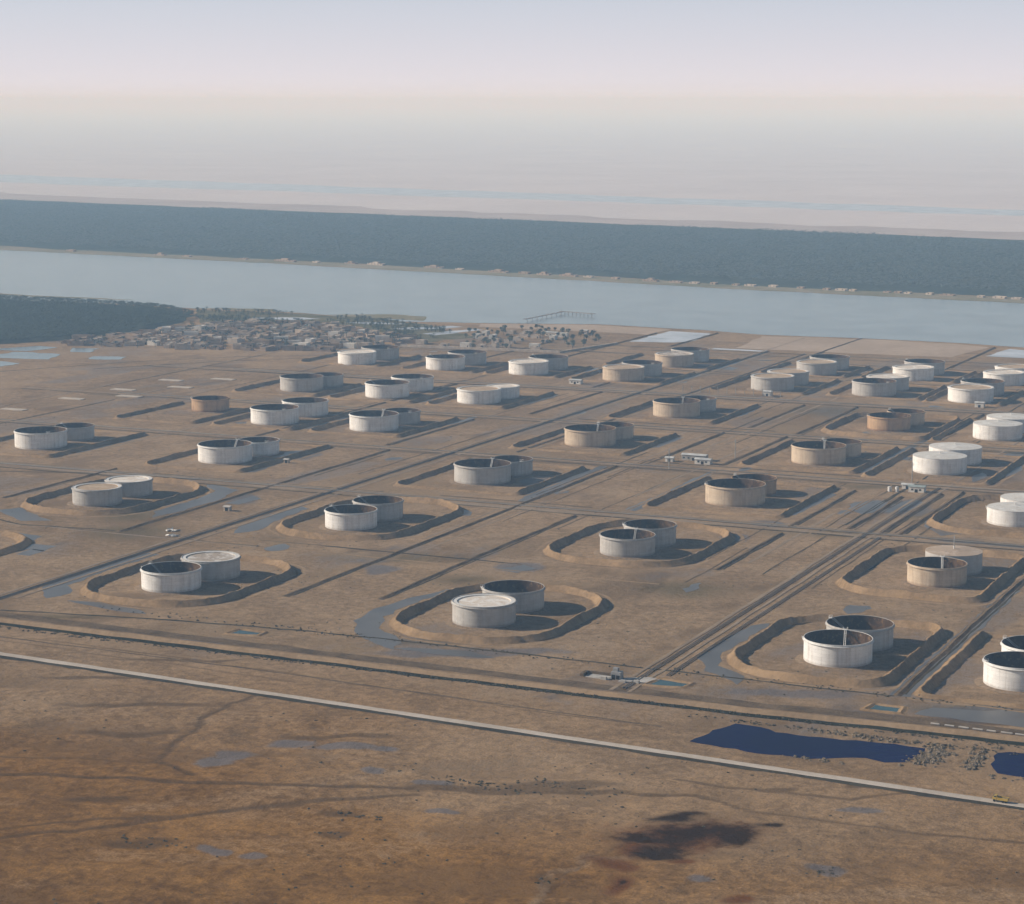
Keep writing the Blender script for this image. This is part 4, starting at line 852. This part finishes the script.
STRIP = [(-1530,2400),(-1470,2330),(-1390,2400),(-1300,2390),(-1190,2300),(-1140,2250),(-1110,2330),(-1230,2440),(-1330,2490),(-1450,2500),(-1590,2495)]
sheet('garden_ground', STRIP, .11, 'garden', 6, 20)
pp = [p for p in fill(STRIP, 620) if vnoise(np.array([p[0]]), np.array([p[1]]), 45, 77)[0] > .42]
tag(obj('palm_scatter', palms_mesh('palm_scatter', pp, 10, 1, 2, 4.5, True, 'palm_leaf', 2.8)), 'loose palms and gardens between village and river', 'palm grove', kind='stuff')
pp = [p for p in fill(VILL, 260) if vnoise(np.array([p[0]]), np.array([p[1]]), 35, 78)[0] > .45]
tag(obj('village_palms', palms_mesh('village_palms', pp, 10, 1, 3.5, 6.5, True, 'palm_leaf', 3.2)), 'scattered palms among the mud houses of the village', 'palm grove', kind='stuff')
# trees of the walled settlement: each a thing with trunk and crown
def tree_mesh(seed):
    rr = random.Random(seed); V = []; Fc = []
    lobes = [(rr.uniform(-1.8, 1.8), rr.uniform(-1.8, 1.8), rr.uniform(4.2, 7.2), rr.uniform(1.4, 2.3)) for _ in range(7)]
    for lx, ly, lz, lr in lobes:
        for _ in range(34):
            a = rr.uniform(0, 6.28); c = rr.uniform(-1, 1); s = math.sqrt(1-c*c); q = lr*rr.uniform(.6, 1.05)
            p = Vector((lx+q*s*math.cos(a), ly+q*s*math.sin(a), lz+q*c*.8)); u = Vector((rr.uniform(-1,1), rr.uniform(-1,1), rr.uniform(-.6,.6))).normalized(); w_ = u.orthogonal().normalized(); e = rr.uniform(.4, .75)
            b = len(V); V += [tuple(p+u*e), tuple(p+w_*e*.7), tuple(p-u*e), tuple(p-w_*e*.7)]; Fc.append((b, b+1, b+2, b+3))
    return mesh('tree_crown', V, Fc, M['tree_leaf'])
TM = [tree_mesh(i) for i in range(4)]
tr = MB().rev([(.38, 0), (.26, 2.2), (.2, 4.0)], 7)
for k in range(4): a = 1.57*k+.4; tr.bar((0, 0, 2.6), (1.4*math.cos(a), 1.4*math.sin(a), 5.2), .1)
TK = tr.me('tree_trunk', M['trunk'])
used = [u for u in used if u[0] > -1130 and u[1] > 2190]
TZ = [(-1060,2210),(-960,2232),(-940,2340),(-985,2400),(-1070,2445),(-1150,2390),(-1105,2290)]
for x, y in scatter(TZ, 75, 6.5, 9000):
    t = empty('garden_tree', (x, y, 0), random.uniform(0, 6.28)); s = random.uniform(.5, .95); t.scale = (s, s, s)
    tag(t, 'bushy green tree among houses of the walled settlement near the river', 'tree', 'trees of the walled settlement')
    obj('trunk', TK, t); obj('crown', random.choice(TM), t)
# scrub dots, spoil heaps and reeds: too many to count
def clump_mesh(name, pts, mat, smin, smax, n=6, flat=.6):
    V = []; F = []
    for x, y in pts:
        s = random.uniform(smin, smax); z = GH(x, y)
        for i in range(n):
            a = random.uniform(0, 6.28); r = s*random.uniform(0, .8); q = s*random.uniform(.35, .7); cx, cy = x+r*math.cos(a), y+r*math.sin(a); b = len(V)
            for k in range(5):
                t = a+1.2566*k; V.append((cx+q*math.cos(t)*random.uniform(.7, 1.2), cy+q*math.sin(t)*random.uniform(.7, 1.2), z-.15))
            hh = q*flat*random.uniform(.8, 1.7)
            for k in range(5):
                t = a+1.2566*k+.5; V.append((cx+q*.72*math.cos(t)*random.uniform(.75, 1.15), cy+q*.72*math.sin(t)*random.uniform(.75, 1.15), z+hh*random.uniform(.5, .75)))
            V.append((cx+random.uniform(-.2, .2)*q, cy+random.uniform(-.2, .2)*q, z+hh))
            F += [(b+k, b+(k+1) % 5, b+5+(k+1) % 5, b+5+k) for k in range(5)] + [(b+5+k, b+5+(k+1) % 5, b+10) for k in range(5)]
    return mesh(name, V, F, M[mat])
pts = []
while len(pts) < 380:
    x, y = random.uniform(-700, -80), random.uniform(560, 900)
    if y < np.interp(x, [p[0] for p in MAIN_ROAD], [p[1] for p in MAIN_ROAD])-8 and vnoise(np.array([x]), np.array([y]), 38, 5)[0] > .52: pts.append((x, y))
tag(obj('scrub', clump_mesh('scrub', pts, 'scrub', .25, .8)), 'low dry scrub dotted over the brown foreground', 'scrub', kind='stuff')
pts = [(random.gauss(x, a), random.gauss(y, b)) for x, y, a, b, n in ((-365,784,16,3,70),(-340,797,12,3,50),(-400,729,9,2,26),(-396,705,5,2,14),(-303,694,2.5,3,14),(-215,742,3,3,14),(-452,668,12,3,26)) for _ in range(n)]
tag(obj('dark_scrub', clump_mesh('dark_scrub', pts, 'scrub', .3, .9)), 'dark broken tufts along the foreground gully', 'scrub', kind='stuff')
pts = [(random.gauss(x, a), random.gauss(y, b)) for x, y, a, b, n in ((-216,901,2.6,7,150),(-219,888,3,4,60),(-198.5,902,1.8,8,90),(-199,889,2,3,30),(-250,913,13,1.6,80),(-160,920,20,1.6,60),(-170,879,12,1.5,40),(-262,872,10,1.0,16)) for _ in range(n)]
tag(obj('spoil_heaps', clump_mesh('spoil_heaps', pts, 'spoil', .4, 1.7, 5, .7)), 'pale spoil heaps and dry reeds at the ends of the blue ponds', 'spoil', kind='stuff')
pts = [(random.uniform(-330, -110), random.choice((913, 914.5, 916))+random.uniform(-1, 1)) for _ in range(200)] + [(random.uniform(-700, -200), 985+random.uniform(-5, 5)) for _ in range(200)] + [(random.uniform(-900, -160), np.interp(0, [0], [926])+random.uniform(-2.5, 2.5)) for _ in range(700)]
tag(obj('ditch_reeds', clump_mesh('ditch_reeds', pts, 'scrub', .4, .9, 4, .9)), 'thin dark reeds along the causeway ditch', 'reeds', kind='stuff')

pts = []
while len(pts) < 2600:
    x, y = random.uniform(-1250, -150), random.uniform(960, 1950)
    if vnoise(np.array([x]), np.array([y]), 60, 15)[0] > .55: pts.append((x, y))
tag(obj('tufts', clump_mesh('tufts', pts, 'scrub', .3, .9, 3, .5)), 'small dry tufts dotted between the tank bunds', 'scrub', kind='stuff')

# ------------------------------------------------------------------ haze
hz = MB().box(-62000, 62000, -42000, 62000, -6.0, 300).me('haze'); ho = obj('haze', hz); tag(ho, kind='stuff')
t = NT('haze'); v = t.n('ShaderNodeVolumePrincipled'); v.inputs['Color'].default_value = (.40, .67, 1.0, 1); v.inputs['Absorption Color'].default_value = (1, 1, 1, 1); v.inputs['Density'].default_value = HAZE; v.inputs['Anisotropy'].default_value = 0.0
t.t.links.new(v.outputs[0], t.out.inputs['Volume']); hz.materials.append(t.m)
